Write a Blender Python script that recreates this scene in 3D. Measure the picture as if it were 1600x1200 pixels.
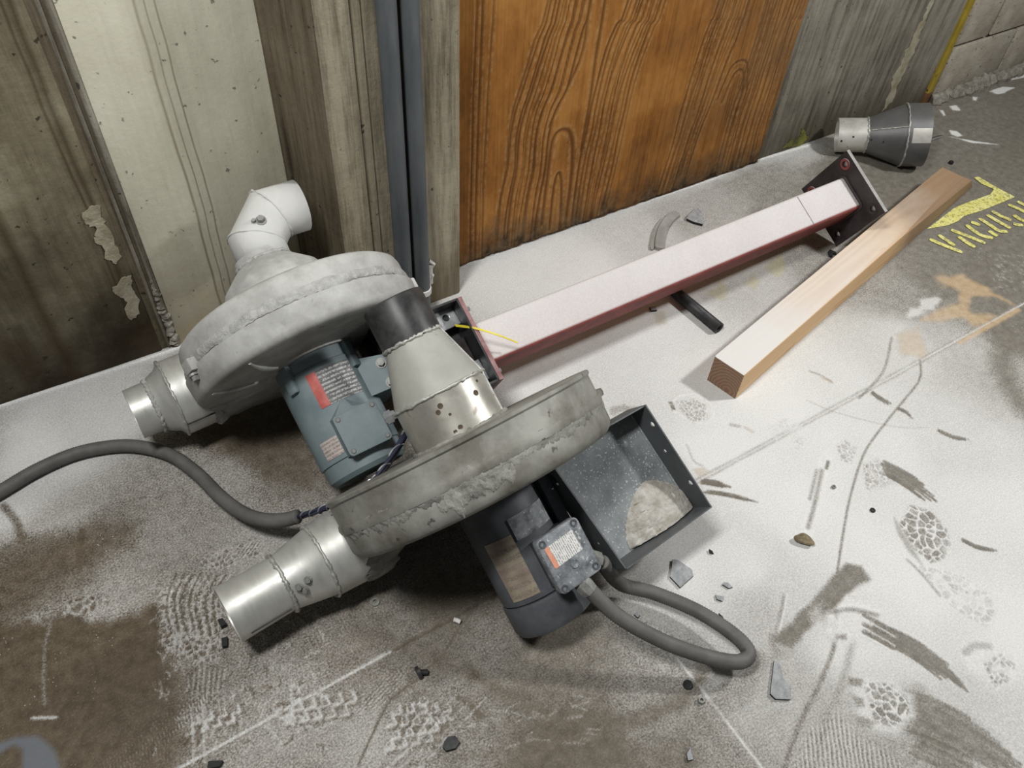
import bpy, bmesh, math, random
import numpy as np
from mathutils import Matrix, Vector

for o in list(bpy.data.objects):
    bpy.data.objects.remove(o)
scene = bpy.context.scene
COL = scene.collection
random.seed(7)
rng = np.random.default_rng(11)
PI = math.pi

# ---------------------------------------------------------------- camera
F_PX = 1258.4
CAM_R = np.array([0.85228674, -0.52081056, 0.04861763])
CAM_F = np.array([0.37765056, 0.54836155, -0.74610969])
CAM_D = np.cross(CAM_F, CAM_R)
CAM_C = np.array([0.0, 0.0, 1.55])
cam_data = bpy.data.cameras.new('camera')
cam_data.sensor_width = 36.0
cam_data.lens = F_PX / 1600.0 * 36.0
cam_data.clip_start = 0.05
cam = bpy.data.objects.new('camera', cam_data)
COL.objects.link(cam)
m = Matrix.Identity(4)
for i in range(3):
    m[i][0] = CAM_R[i]
    m[i][1] = -CAM_D[i]
    m[i][2] = -CAM_F[i]
    m[i][3] = CAM_C[i]
cam.matrix_world = m
scene.camera = cam

# ---------------------------------------------------------------- world, lamps, exposure
world = bpy.data.worlds.new('hall')
scene.world = world
world.use_nodes = True
bg = world.node_tree.nodes['Background']
bg.inputs[0].default_value = (0.95, 0.98, 1.0, 1)
bg.inputs[1].default_value = 0.075


def lamp(name, loc, target, power, sx, sy, col):
    ld = bpy.data.lights.new(name, 'AREA')
    ld.shape = 'RECTANGLE'
    ld.size = sx
    ld.size_y = sy
    ld.energy = power
    ld.color = col
    lo = bpy.data.objects.new(name, ld)
    lo.location = loc
    lo.rotation_euler = (Vector(target) - Vector(loc)).to_track_quat('-Z', 'Y').to_euler()
    COL.objects.link(lo)
    return lo


lamp('overhead_lamp', (-0.35, 0.60, 2.7), (0.9, 0.6, 0.0), 53, 0.30, 0.60, (1.0, 0.995, 0.975))
lamp('side_lamp', (2.72, 0.20, 2.10), (1.0, 0.9, 0.0), 43, 0.22, 0.22, (1.0, 0.995, 0.975))
scene.view_settings.view_transform = 'Standard'
scene.view_settings.look = 'None'
scene.view_settings.gamma = 1.0
scene.view_settings.use_curve_mapping = False
scene.view_settings.exposure = 0.0


# ---------------------------------------------------------------- measuring helpers
def ray(p):
    d = CAM_R * (p[0] - 800.0) + CAM_D * (p[1] - 600.0) + CAM_F * F_PX
    return d / np.linalg.norm(d)


def fp(p, z=0.0):
    """photo measurement -> point of the place at height z"""
    d = ray(p)
    return CAM_C + d * ((z - CAM_C[2]) / d[2])


def f2(pts):
    return [tuple(fp(p)[:2]) for p in pts]


# ---------------------------------------------------------------- materials
def new_mat(name):
    mt = bpy.data.materials.new(name)
    mt.use_nodes = True
    nt = mt.node_tree
    for n in list(nt.nodes):
        if n.type not in ('BSDF_PRINCIPLED', 'OUTPUT_MATERIAL'):
            nt.nodes.remove(n)
    b = [n for n in nt.nodes if n.type == 'BSDF_PRINCIPLED'][0]
    return mt, nt, b


class NT:
    def __init__(s, nt):
        s.nt = nt

    def node(s, t, **kw):
        n = s.nt.nodes.new(t)
        for k, v in kw.items():
            setattr(n, k, v)
        return n

    def link(s, a, b):
        s.nt.links.new(a, b)

    def coords(s, scale=(1, 1, 1), rot=(0, 0, 0), loc=(0, 0, 0), kind='Object'):
        tc = s.node('ShaderNodeTexCoord')
        mp = s.node('ShaderNodeMapping')
        mp.inputs['Scale'].default_value = scale
        mp.inputs['Rotation'].default_value = rot
        mp.inputs['Location'].default_value = loc
        s.link(tc.outputs[kind], mp.inputs['Vector'])
        return mp.outputs['Vector']

    def noise(s, vec, scale, detail=4, rough=0.6, dist=0.0):
        n = s.node('ShaderNodeTexNoise')
        n.inputs['Scale'].default_value = scale
        n.inputs['Detail'].default_value = detail
        n.inputs['Roughness'].default_value = rough
        n.inputs['Distortion'].default_value = dist
        s.link(vec, n.inputs['Vector'])
        return n.outputs['Fac']

    def ramp(s, fac, stops):
        r = s.node('ShaderNodeValToRGB')
        el = r.color_ramp.elements
        while len(el) < len(stops):
            el.new(0.5)
        for e, (p, c) in zip(el, stops):
            e.position = p
            if isinstance(c, (int, float)):
                c = (c, c, c)
            e.color = (*c, 1)
        s.link(fac, r.inputs['Fac'])
        return r.outputs['Color']

    def mix(s, fac, a, b, mode='MIX'):
        n = s.node('ShaderNodeMix', data_type='RGBA', blend_type=mode)
        for sock, v in ((n.inputs[0], fac), (n.inputs[6], a), (n.inputs[7], b)):
            if isinstance(v, (int, float)):
                sock.default_value = v
            elif isinstance(v, tuple):
                sock.default_value = (*v, 1)
            else:
                s.link(v, sock)
        return n.outputs[2]

    def math(s, op, a, b=None, c=None, clamp=False):
        n = s.node('ShaderNodeMath', operation=op, use_clamp=clamp)
        for i, v in enumerate((a, b, c)):
            if v is None:
                continue
            if isinstance(v, (int, float)):
                n.inputs[i].default_value = v
            else:
                s.link(v, n.inputs[i])
        return n.outputs[0]

    def sep(s, vec):
        n = s.node('ShaderNodeSeparateXYZ')
        s.link(vec, n.inputs[0])
        return n.outputs

    def attr(s, name):
        n = s.node('ShaderNodeAttribute', attribute_name=name)
        return n.outputs['Fac']

    def bump(s, h, strength, dist, bsdf, prev=None):
        n = s.node('ShaderNodeBump')
        n.inputs['Strength'].default_value = strength
        n.inputs['Distance'].default_value = dist
        s.link(h, n.inputs['Height'])
        if prev is not None:
            s.link(prev, n.inputs['Normal'])
        s.link(n.outputs[0], bsdf.inputs['Normal'])
        return n.outputs[0]


DUSTC = (0.70, 0.70, 0.68)


def surf(name, c1, c2, rough=0.5, metal=0.0, scale=12.0, stretch=(1, 1, 1), dust=0.0, bump=0.15, bscale=60,
         bdist=0.002, contrast=(0.35, 0.65), speck=None, rvar=0.15, dustc=DUSTC, spec=0.4):
    """mottled material, optional settled dust on the faces that look upward"""
    mt, nt, b = new_mat(name)
    N = NT(nt)
    v = N.coords(stretch)
    f = N.noise(v, scale, 6, 0.65)
    col = N.ramp(f, [(contrast[0], c1), (contrast[1], c2)])
    met = None
    if speck:
        sp = N.ramp(N.noise(v, speck[1], 3, 0.5), [(speck[2], 0.0), (speck[2] + 0.06, 1.0)])
        col = N.mix(sp, col, speck[0])
    rg = N.math('MULTIPLY_ADD', N.noise(v, scale * 2.3, 4), rvar * 2, rough - rvar)
    if dust > 0:
        geo = N.node('ShaderNodeNewGeometry')
        nz = N.sep(geo.outputs['Normal'])[2]
        up = N.math('SMOOTH_MIN', N.math('MAXIMUM', N.math('MULTIPLY_ADD', nz, 0.9, 0.25), 0.0), 1.0, 0.2)
        dn = N.noise(v, 16, 8, 0.7)
        df = N.math('MULTIPLY', up, N.math('MULTIPLY_ADD', dn, 1.3, dust - 0.65), clamp=True)
        df = N.math('MULTIPLY', df, min(1.0, dust * 1.4), clamp=True)
        col = N.mix(df, col, dustc)
        rg = N.math('ADD', rg, N.math('MULTIPLY', df, 0.4), clamp=True)
        if metal > 0:
            met = N.math('MULTIPLY', N.math('SUBTRACT', 1.0, df), metal)
    N.link(col, b.inputs['Base Color'])
    N.link(rg, b.inputs['Roughness'])
    if met is not None:
        N.link(met, b.inputs['Metallic'])
    else:
        b.inputs['Metallic'].default_value = metal
    b.inputs['Specular IOR Level'].default_value = spec
    if bump > 0:
        N.bump(N.noise(v, bscale, 5, 0.6), bump, bdist, b)
    return mt


M = {}
M['alu'] = surf('cast_aluminium', (0.125, 0.118, 0.095), (0.30, 0.298, 0.27), 0.6, 0.2, 7, dust=0.16, contrast=(0.36, 0.60), bump=0.3, bscale=45,
                speck=((0.07, 0.065, 0.055), 42, 0.67))
M['alu_dusty'] = surf('dusty_aluminium', (0.27, 0.268, 0.25), (0.42, 0.42, 0.40), 0.65, 0.12, 8, contrast=(0.38, 0.60), dust=0.48, bump=0.2, bscale=45,
                      speck=((0.2, 0.2, 0.19), 45, 0.70))
M['pipe'] = surf('galvanised_pipe', (0.46, 0.46, 0.43), (0.60, 0.60, 0.57), 0.42, 0.55, 7, stretch=(1, 1, 3), dust=0.26,
                 bump=0.05, rvar=0.1, speck=((0.30, 0.28, 0.2), 14, 0.70))
M['collar'] = surf('scuffed_steel_collar', (0.42, 0.40, 0.35), (0.62, 0.61, 0.56), 0.36, 0.7, 8, bump=0.08, rvar=0.12,
                   speck=((0.17, 0.13, 0.09), 17, 0.66), dust=0.15)
M['cone'] = surf('cast_cone', (0.33, 0.33, 0.295), (0.43, 0.43, 0.39), 0.6, 0.15, 7, dust=0.22, bump=0.15,
                 speck=((0.22, 0.20, 0.17), 45, 0.73))
M['weld'] = surf('weld_bead', (0.36, 0.36, 0.34), (0.62, 0.62, 0.58), 0.5, 0.5, 60, bump=0.8, bscale=150)
M['seal'] = surf('grey_sealant', (0.15, 0.148, 0.13), (0.30, 0.298, 0.27), 0.85, 0.0, 24, bump=1.0, bscale=60, bdist=0.006, dust=0.12)
M['seal_white'] = surf('dusty_sealant', (0.26, 0.26, 0.245), (0.46, 0.46, 0.44), 0.9, 0.0, 50, bump=1.0, bscale=90, bdist=0.005, dust=0.4)
M['rubber'] = surf('black_rubber', (0.012, 0.012, 0.013), (0.045, 0.045, 0.046), 0.42, 0.0, 8, dust=0.10, bump=0.05, rvar=0.1)
M['teal'] = surf('blue_grey_paint', (0.095, 0.14, 0.155), (0.155, 0.205, 0.22), 0.5, 0.0, 7, dust=0.42, bump=0.06, dustc=(0.42, 0.46, 0.47))
M['charcoal'] = surf('charcoal_paint', (0.036, 0.039, 0.046), (0.078, 0.084, 0.093), 0.5, 0.0, 9, dust=0.30, bump=0.06, dustc=(0.30, 0.32, 0.34))
M['jbox'] = surf('dusty_box_cover', (0.085, 0.095, 0.108), (0.30, 0.315, 0.33), 0.7, 0.0, 34, bump=0.25, contrast=(0.36, 0.64), speck=((0.42, 0.43, 0.44), 150, 0.62))
M['sheet'] = surf('dark_sheet_steel', (0.060, 0.067, 0.072), (0.105, 0.115, 0.12), 0.5, 0.2, 5, dust=0.20, bump=0.03)
M['tray'] = surf('dusted_tray_floor', (0.15, 0.165, 0.17), (0.36, 0.385, 0.39), 0.75, 0.0, 9, bump=0.25, bscale=120, contrast=(0.32, 0.72),
                 speck=((0.55, 0.56, 0.56), 240, 0.62))
M['bracket'] = surf('black_steel', (0.018, 0.019, 0.020), (0.05, 0.05, 0.052), 0.5, 0.3, 12, dust=0.10)
M['zinc'] = surf('zinc_plate', (0.40, 0.42, 0.43), (0.62, 0.64, 0.65), 0.35, 0.6, 30, bump=0.05)
M['bolt'] = surf('bolt_steel', (0.20, 0.20, 0.19), (0.36, 0.36, 0.34), 0.55, 0.3, 60, bump=0.1)
M['black'] = surf('black_debris', (0.008, 0.008, 0.008), (0.025, 0.025, 0.025), 0.7, 0.0, 30)
M['shard'] = surf('grey_shard', (0.24, 0.25, 0.26), (0.40, 0.41, 0.42), 0.7, 0.0, 90, bump=0.3, bscale=150)
M['shard_edge'] = M['black']
M['strip'] = surf('dusted_rubber_strip', (0.26, 0.25, 0.23), (0.36, 0.35, 0.33), 0.8, 0.0, 20, dust=0.2)
M['stone'] = surf('tan_stone', (0.10, 0.08, 0.045), (0.32, 0.26, 0.16), 0.8, 0.0, 60, bump=0.6, bscale=60)
M['conduit'] = surf('grey_conduit', (0.085, 0.083, 0.078), (0.135, 0.132, 0.125), 0.6, 0.0, 15, dust=0.22, dustc=(0.34, 0.33, 0.31), bump=0.1)
M['conduit_wall'] = surf('painted_conduit', (0.075, 0.085, 0.092), (0.125, 0.135, 0.142), 0.55, 0.1, 16, stretch=(1, 1, 0.25), bump=0.12)
M['caulk'] = surf('white_caulk', (0.55, 0.54, 0.5), (0.8, 0.79, 0.76), 0.8, 0, 50, bump=0.5)
M['wire_blue'] = surf('blue_wire', (0.015, 0.018, 0.04), (0.04, 0.045, 0.075), 0.35, 0.0, 30)
M['wire_black'] = surf('black_wire', (0.01, 0.01, 0.012), (0.03, 0.03, 0.035), 0.35, 0.0, 30)
M['foil'] = surf('bright_armour', (0.55, 0.55, 0.55), (0.8, 0.8, 0.8), 0.3, 0.8, 30)
M['yellow'] = surf('yellow_plastic', (0.72, 0.60, 0.03), (0.82, 0.70, 0.06), 0.45, 0.0, 30)
M['reducer'] = surf('dark_rolled_steel', (0.15, 0.15, 0.15), (0.23, 0.23, 0.232), 0.42, 0.55, 7, bump=0.03)
M['reducer_bright'] = surf('bright_steel_band', (0.46, 0.45, 0.41), (0.74, 0.73, 0.68), 0.40, 0.35, 9, bump=0.04, speck=((0.03, 0.03, 0.03), 30, 0.72))
M['plate_dark'] = surf('dark_primer_plate', (0.030, 0.022, 0.022), (0.06, 0.05, 0.05), 0.6, 0.1, 14, dust=0.08, bump=0.1)
M['plate_edge'] = surf('dusted_plate_edge', (0.30, 0.29, 0.28), (0.42, 0.41, 0.40), 0.8, 0.0, 30)
M['dust'] = surf('white_powder', (0.60, 0.60, 0.58), (0.74, 0.74, 0.72), 0.95, 0, 40, bump=0.5, bscale=150)
M['pile'] = surf('sandy_powder', (0.36, 0.33, 0.28), (0.56, 0.54, 0.50), 0.95, 0, 45, bump=0.8, bscale=110, bdist=0.004, speck=((0.10, 0.09, 0.07), 85, 0.70))


# ---------------------------------------------------------------- mesh helpers
def mesh_obj(name, verts, faces, mat, parent=None, smooth=None, mtx=None):
    me = bpy.data.meshes.new(name)
    me.from_pydata([tuple(map(float, v)) for v in verts], [], [tuple(int(i) for i in f) for f in faces])
    return finish(name, me, mat, parent, smooth, mtx)


def finish(name, me, mat, parent=None, smooth=None, mtx=None):
    bm = bmesh.new()
    bm.from_mesh(me)
    bmesh.ops.recalc_face_normals(bm, faces=bm.faces)
    bm.to_mesh(me)
    bm.free()
    if mat is not None:
        for k in (mat if isinstance(mat, (list, tuple)) else [mat]):
            me.materials.append(k)
    if smooth:
        for p in me.polygons:
            p.use_smooth = True
        me.set_sharp_from_angle(angle=math.radians(smooth))
    o = bpy.data.objects.new(name, me)
    COL.objects.link(o)
    if parent is not None:
        o.parent = parent
    if mtx is not None:
        o.matrix_local = mtx
    return o


def bm_obj(name, bm, mat, parent=None, smooth=None, mtx=None):
    me = bpy.data.meshes.new(name)
    bm.to_mesh(me)
    bm.free()
    return finish(name, me, mat, parent, smooth, mtx)


def thing(name, label, cat, loc=(0, 0, 0), group=None):
    o = bpy.data.objects.new(name, None)
    o.empty_display_size = 0.05
    COL.objects.link(o)
    o.location = loc
    return tag(o, label, cat, group)


def tag(o, label=None, cat=None, group=None, kind=None):
    if label:
        o['label'] = label
    if cat:
        o['category'] = cat
    if group:
        o['group'] = group
    if kind:
        o['kind'] = kind
    return o


def lathe_data(prof, seg=64, rfun=None, a0=0.0, a1=2 * PI):
    """profile of (radius, z) spun about z.  rfun(theta) scales/offsets radius"""
    V, Fc = [], []
    full = abs(a1 - a0 - 2 * PI) < 1e-6
    ns = seg if full else seg + 1
    for (r, z) in prof:
        for i in range(ns):
            t = a0 + (a1 - a0) * i / seg
            rr = rfun(t, r, z) if rfun else r
            V.append((rr * math.cos(t), rr * math.sin(t), z))
    for j in range(len(prof) - 1):
        for i in range(seg):
            i2 = (i + 1) % ns
            Fc.append((j * ns + i, j * ns + i2, (j + 1) * ns + i2, (j + 1) * ns + i))
    return V, Fc


def lathe(name, prof, mat, parent=None, seg=64, smooth=35, mtx=None, rfun=None, a0=0.0, a1=2 * PI):
    V, Fc = lathe_data(prof, seg, rfun, a0, a1)
    bm = bmesh.new()
    vs = [bm.verts.new(v) for v in V]
    for f in Fc:
        try:
            bm.faces.new([vs[i] for i in f])
        except ValueError:
            pass
    bmesh.ops.remove_doubles(bm, verts=bm.verts, dist=1e-6)
    return bm_obj(name, bm, mat, parent, smooth, mtx)


def spline(pts, n=8):
    """Catmull-Rom through pts"""
    P = [np.array(p, float) for p in pts]
    P = [2 * P[0] - P[1]] + P + [2 * P[-1] - P[-2]]
    out = []
    for i in range(1, len(P) - 2):
        for k in range(n):
            t = k / n
            a, b, c, d = P[i - 1], P[i], P[i + 1], P[i + 2]
            out.append(0.5 * (2 * b + (c - a) * t + (2 * a - 5 * b + 4 * c - d) * t * t + (-a + 3 * b - 3 * c + d) * t ** 3))
    out.append(P[-2])
    return out


def tube_data(path, rad, seg=12, closed=False, cap=True):
    P = [np.array(p, float) for p in path]
    n = len(P)
    T = []
    for i in range(n):
        if closed:
            t = P[(i + 1) % n] - P[i - 1]
        else:
            t = P[min(i + 1, n - 1)] - P[max(i - 1, 0)]
        T.append(t / (np.linalg.norm(t) + 1e-12))
    ref = np.array([0, 0, 1.0]) if abs(T[0][2]) < 0.9 else np.array([1.0, 0, 0])
    nrm = np.cross(T[0], ref)
    nrm /= np.linalg.norm(nrm)
    V, Fc = [], []
    for i in range(n):
        nrm = nrm - T[i] * (nrm @ T[i])
        nrm /= np.linalg.norm(nrm)
        b = np.cross(T[i], nrm)
        r = rad(i) if callable(rad) else rad
        for k in range(seg):
            a = 2 * PI * k / seg
            V.append(P[i] + r * (math.cos(a) * nrm + math.sin(a) * b))
    m_ = n if closed else n - 1
    for i in range(m_):
        j = (i + 1) % n
        for k in range(seg):
            k2 = (k + 1) % seg
            Fc.append((i * seg + k, i * seg + k2, j * seg + k2, j * seg + k))
    if cap and not closed:
        Fc.append(tuple(range(seg)))
        Fc.append(tuple((n - 1) * seg + k for k in range(seg)))
    return V, Fc


def tube(name, path, rad, mat, parent=None, seg=12, smooth=40, mtx=None, closed=False, cap=True):
    V, Fc = tube_data(path, rad, seg, closed, cap)
    return mesh_obj(name, V, Fc, mat, parent, smooth, mtx)


def bead(name, r, z, rad, mat, parent, mtx, jit=0.35, seg=90, a0=0, a1=2 * PI, cx=0.0, cy=0.0, rf=None):
    full = abs(a1 - a0 - 2 * PI) < 1e-6
    n = seg if full else seg + 1
    pts, rr = [], []
    for i in range(n):
        a = a0 + (a1 - a0) * i / seg
        R_ = rf(a) if rf else r
        q = R_ + random.uniform(-1, 1) * rad * jit * 0.5
        pts.append((cx + q * math.cos(a), cy + q * math.sin(a), z + random.uniform(-1, 1) * rad * jit))
        rr.append(rad * random.uniform(1 - jit, 1 + jit))
    return tube(name, pts, lambda i: rr[i], mat, parent, 7, 60, mtx, closed=full)


def box(name, lo, hi, mat, parent=None, bevel=0.0, mtx=None, smooth=None, seg=2):
    bm = bmesh.new()
    bmesh.ops.create_cube(bm, size=1.0)
    for v in bm.verts:
        for i in range(3):
            v.co[i] = lo[i] + (v.co[i] + 0.5) * (hi[i] - lo[i])
    if bevel > 0:
        bmesh.ops.bevel(bm, geom=list(bm.edges), offset=bevel, segments=seg, affect='EDGES', profile=0.5)
    return bm_obj(name, bm, mat, parent, smooth if smooth else (40 if bevel > 0 else None), mtx)


def prism(name, outline, z0, z1, mat, parent=None, holes=(), mtx=None, bevel=0.0, smooth=None):
    """flat outline (x, y) with holes, extruded from z0 to z1"""
    bm = bmesh.new()
    edges = []
    for loop in [outline] + list(holes):
        vs = [bm.verts.new((p[0], p[1], z0)) for p in loop]
        for i in range(len(vs)):
            edges.append(bm.edges.new((vs[i], vs[(i + 1) % len(vs)])))
    if holes:
        bmesh.ops.triangle_fill(bm, use_beauty=True, use_dissolve=False, edges=edges)
    else:
        bm.faces.new(list(bm.verts))
    g = bmesh.ops.extrude_face_region(bm, geom=list(bm.faces))
    for e in g['geom']:
        if isinstance(e, bmesh.types.BMVert):
            e.co.z = z1
    if bevel > 0:
        bmesh.ops.recalc_face_normals(bm, faces=bm.faces)
        es = [e for e in bm.edges if len(e.link_faces) == 2 and e.calc_face_angle(0) > 0.5]
        bmesh.ops.bevel(bm, geom=es, offset=bevel, segments=2, affect='EDGES', profile=0.5)
    return bm_obj(name, bm, mat, parent, smooth if smooth else (40 if bevel else None), mtx)


def ngon(cx, cy, r, n=12, ph=0.0, ry=None):
    ry = r if ry is None else ry
    return [(cx + r * math.cos(ph + 2 * PI * i / n), cy + ry * math.sin(ph + 2 * PI * i / n)) for i in range(n)]


def rrect(x0, y0, x1, y1, r, n=4):
    out = []
    for cx, cy, a in ((x1 - r, y1 - r, 0), (x0 + r, y1 - r, PI / 2), (x0 + r, y0 + r, PI), (x1 - r, y0 + r, 1.5 * PI)):
        for i in range(n + 1):
            t = a + PI / 2 * i / n
            out.append((cx + r * math.cos(t), cy + r * math.sin(t)))
    return out


def frame_mtx(xa, ya, za, o):
    m_ = Matrix.Identity(4)
    for i in range(3):
        m_[i][0] = xa[i]
        m_[i][1] = ya[i]
        m_[i][2] = za[i]
        m_[i][3] = o[i]
    return m_


def T(x, y, z):
    return Matrix.Translation((x, y, z))


def axis_to(d):
    """rotation that turns +z into d"""
    return Vector(d).to_track_quat('Z', 'Y').to_matrix().to_4x4()
# ================================================================ FLOOR
def sstep(a, b, x):
    t = np.clip((x - a) / (b - a), 0, 1)
    return t * t * (3 - 2 * t)


xs = np.concatenate([np.linspace(-3.0, -0.72, 10), np.arange(-0.70, 1.55, 0.003), np.arange(1.55, 3.0, 0.0045),
                     np.arange(3.0, 3.95, 0.008), np.linspace(4.0, 5.0, 5)])
ys = np.concatenate([np.linspace(-2.6, -0.34, 9), np.arange(-0.32, 1.72, 0.003)])
NX, NY = len(xs), len(ys)
XX, YY = np.meshgrid(xs, ys, indexing='ij')
XX = XX.astype(np.float32)
YY = YY.astype(np.float32)


def vnoise(freq, seed, fx=1.0, fy=1.0):
    r = np.random.default_rng(seed)
    L = r.random((128, 128)).astype(np.float32)
    gx = XX * freq * fx + 37.3
    gy = YY * freq * fy + 21.7
    ix = np.floor(gx).astype(int)
    iy = np.floor(gy).astype(int)
    tx = gx - ix
    ty = gy - iy
    tx = tx * tx * (3 - 2 * tx)
    ty = ty * ty * (3 - 2 * ty)
    a = L[ix % 128, iy % 128]
    b = L[(ix + 1) % 128, iy % 128]
    c = L[ix % 128, (iy + 1) % 128]
    d = L[(ix + 1) % 128, (iy + 1) % 128]
    return (a * (1 - tx) + b * tx) * (1 - ty) + (c * (1 - tx) + d * tx) * ty


def fbm(freq, seed, octv=4, fx=1.0, fy=1.0):
    s = 0
    w = 0
    for k in range(octv):
        s = s + vnoise(freq * 2 ** k, seed + k, fx, fy) * 0.55 ** k
        w += 0.55 ** k
    return s / w


# --- powder thickness over the floor, lowered before the front blower to paint soft shade
POWDER_SHADE = [(50, 700, .97), (150, 640, .88), (20, 770, .85), (110, 790, .62), (120, 860, .20), (50, 905, .15), (250, 760, .52), (330, 760, .56),
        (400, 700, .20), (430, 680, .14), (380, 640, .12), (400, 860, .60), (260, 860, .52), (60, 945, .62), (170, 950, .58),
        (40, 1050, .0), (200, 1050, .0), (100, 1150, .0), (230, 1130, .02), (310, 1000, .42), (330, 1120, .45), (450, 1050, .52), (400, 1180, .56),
        (550, 990, .34), (600, 950, .28), (480, 975, .38), (700, 1000, .30), (640, 1010, .36), (560, 1150, .58), (700, 1050, .42), (650, 1150, .50), (750, 1150, .40),  # first samples thinned: blower's soft shadow put into the floor colour
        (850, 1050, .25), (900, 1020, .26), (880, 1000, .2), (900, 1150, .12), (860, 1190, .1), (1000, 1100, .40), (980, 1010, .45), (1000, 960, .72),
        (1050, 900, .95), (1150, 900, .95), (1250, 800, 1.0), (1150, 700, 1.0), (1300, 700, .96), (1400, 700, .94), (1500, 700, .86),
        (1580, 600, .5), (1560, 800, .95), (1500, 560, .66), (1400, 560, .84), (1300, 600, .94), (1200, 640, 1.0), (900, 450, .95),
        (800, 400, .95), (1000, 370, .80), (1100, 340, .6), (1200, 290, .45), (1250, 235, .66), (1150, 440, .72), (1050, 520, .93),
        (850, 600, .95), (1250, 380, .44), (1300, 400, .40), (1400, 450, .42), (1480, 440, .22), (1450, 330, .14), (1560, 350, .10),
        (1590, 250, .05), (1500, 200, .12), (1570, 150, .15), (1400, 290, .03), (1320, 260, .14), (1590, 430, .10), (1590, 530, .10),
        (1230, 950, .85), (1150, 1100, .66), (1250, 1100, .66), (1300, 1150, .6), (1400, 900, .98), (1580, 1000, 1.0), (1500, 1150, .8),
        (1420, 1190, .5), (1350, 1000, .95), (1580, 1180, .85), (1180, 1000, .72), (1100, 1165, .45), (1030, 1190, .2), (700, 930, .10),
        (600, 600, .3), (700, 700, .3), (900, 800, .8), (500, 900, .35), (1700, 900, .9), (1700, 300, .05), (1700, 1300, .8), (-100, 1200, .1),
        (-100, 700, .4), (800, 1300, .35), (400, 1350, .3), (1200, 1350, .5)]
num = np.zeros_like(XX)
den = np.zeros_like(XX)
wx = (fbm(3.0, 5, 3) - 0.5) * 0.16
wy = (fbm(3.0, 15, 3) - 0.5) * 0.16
for (px, py, val) in POWDER_SHADE:
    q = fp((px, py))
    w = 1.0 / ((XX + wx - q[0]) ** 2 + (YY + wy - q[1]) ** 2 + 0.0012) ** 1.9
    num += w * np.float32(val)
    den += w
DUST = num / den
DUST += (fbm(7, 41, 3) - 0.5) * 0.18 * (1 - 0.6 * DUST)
H = np.zeros_like(XX)
ORANGE = np.zeros_like(XX)
YEL = np.zeros_like(XX)
WET = np.zeros_like(XX)


def sub(pts, mg):
    p = np.array(pts)
    i0 = max(np.searchsorted(xs, p[:, 0].min() - mg) - 1, 0)
    i1 = np.searchsorted(xs, p[:, 0].max() + mg) + 1
    j0 = max(np.searchsorted(ys, p[:, 1].min() - mg) - 1, 0)
    j1 = np.searchsorted(ys, p[:, 1].max() + mg) + 1
    return (slice(i0, i1), slice(j0, j1))


def pdist(pts, sl, closed=False):
    x, y = XX[sl], YY[sl]
    d = np.full(x.shape, 9.0, np.float32)
    n = len(pts)
    for i in range(n if closed else n - 1):
        ax, ay = pts[i]
        bx, by = pts[(i + 1) % n]
        vx, vy = bx - ax, by - ay
        L = vx * vx + vy * vy + 1e-12
        t = np.clip(((x - ax) * vx + (y - ay) * vy) / L, 0, 1)
        d = np.minimum(d, np.hypot(x - ax - t * vx, y - ay - t * vy))
    return d


def inside(pts, sl):
    x, y = XX[sl], YY[sl]
    c = np.zeros(x.shape, bool)
    n = len(pts)
    for i in range(n):
        ax, ay = pts[i]
        bx, by = pts[(i + 1) % n]
        if ay == by:
            continue
        cond = ((ay > y) != (by > y)) & (x < (bx - ax) * (y - ay) / (by - ay) + ax)
        c ^= cond
    return c


def stroke(px, w, val, soft=0.006, s=1.0, h=0.0, curve=True, arr=None, nz=0.0):
    """a line drawn in the powder: px photo points, w width in m"""
    P = f2(px)
    if curve and len(P) > 2:
        P = [tuple(q) for q in spline([(a, b) for a, b in P], 6)]
    sl = sub(P, w + 0.03)
    d = pdist(P, sl)
    if nz:
        d = d + (NZ[sl] - 0.5) * nz
    k = (1 - sstep(w / 2 - soft, w / 2 + soft, d)) * s
    A = DUST if arr is None else arr
    A[sl] = A[sl] * (1 - k) + val * k
    H[sl] += h * k


def area(px, val, soft=0.008, s=1.0, h=0.0, arr=None, nz=0.0, add=None):
    P = f2(px)
    sl = sub(P, 0.05)
    d = pdist(P, sl, True)
    d = np.where(inside(P, sl), -d, d)
    if nz:
        d = d + (NZ[sl] - 0.5) * nz
    k = (1 - sstep(-soft, soft, d)) * s
    A = DUST if arr is None else arr
    if val is not None:
        A[sl] = A[sl] * (1 - k) + val * k
    H[sl] += h * k
    return sl, k


NZ = fbm(26, 77, 3)
NZ2 = fbm(26, 177, 3)


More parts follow.
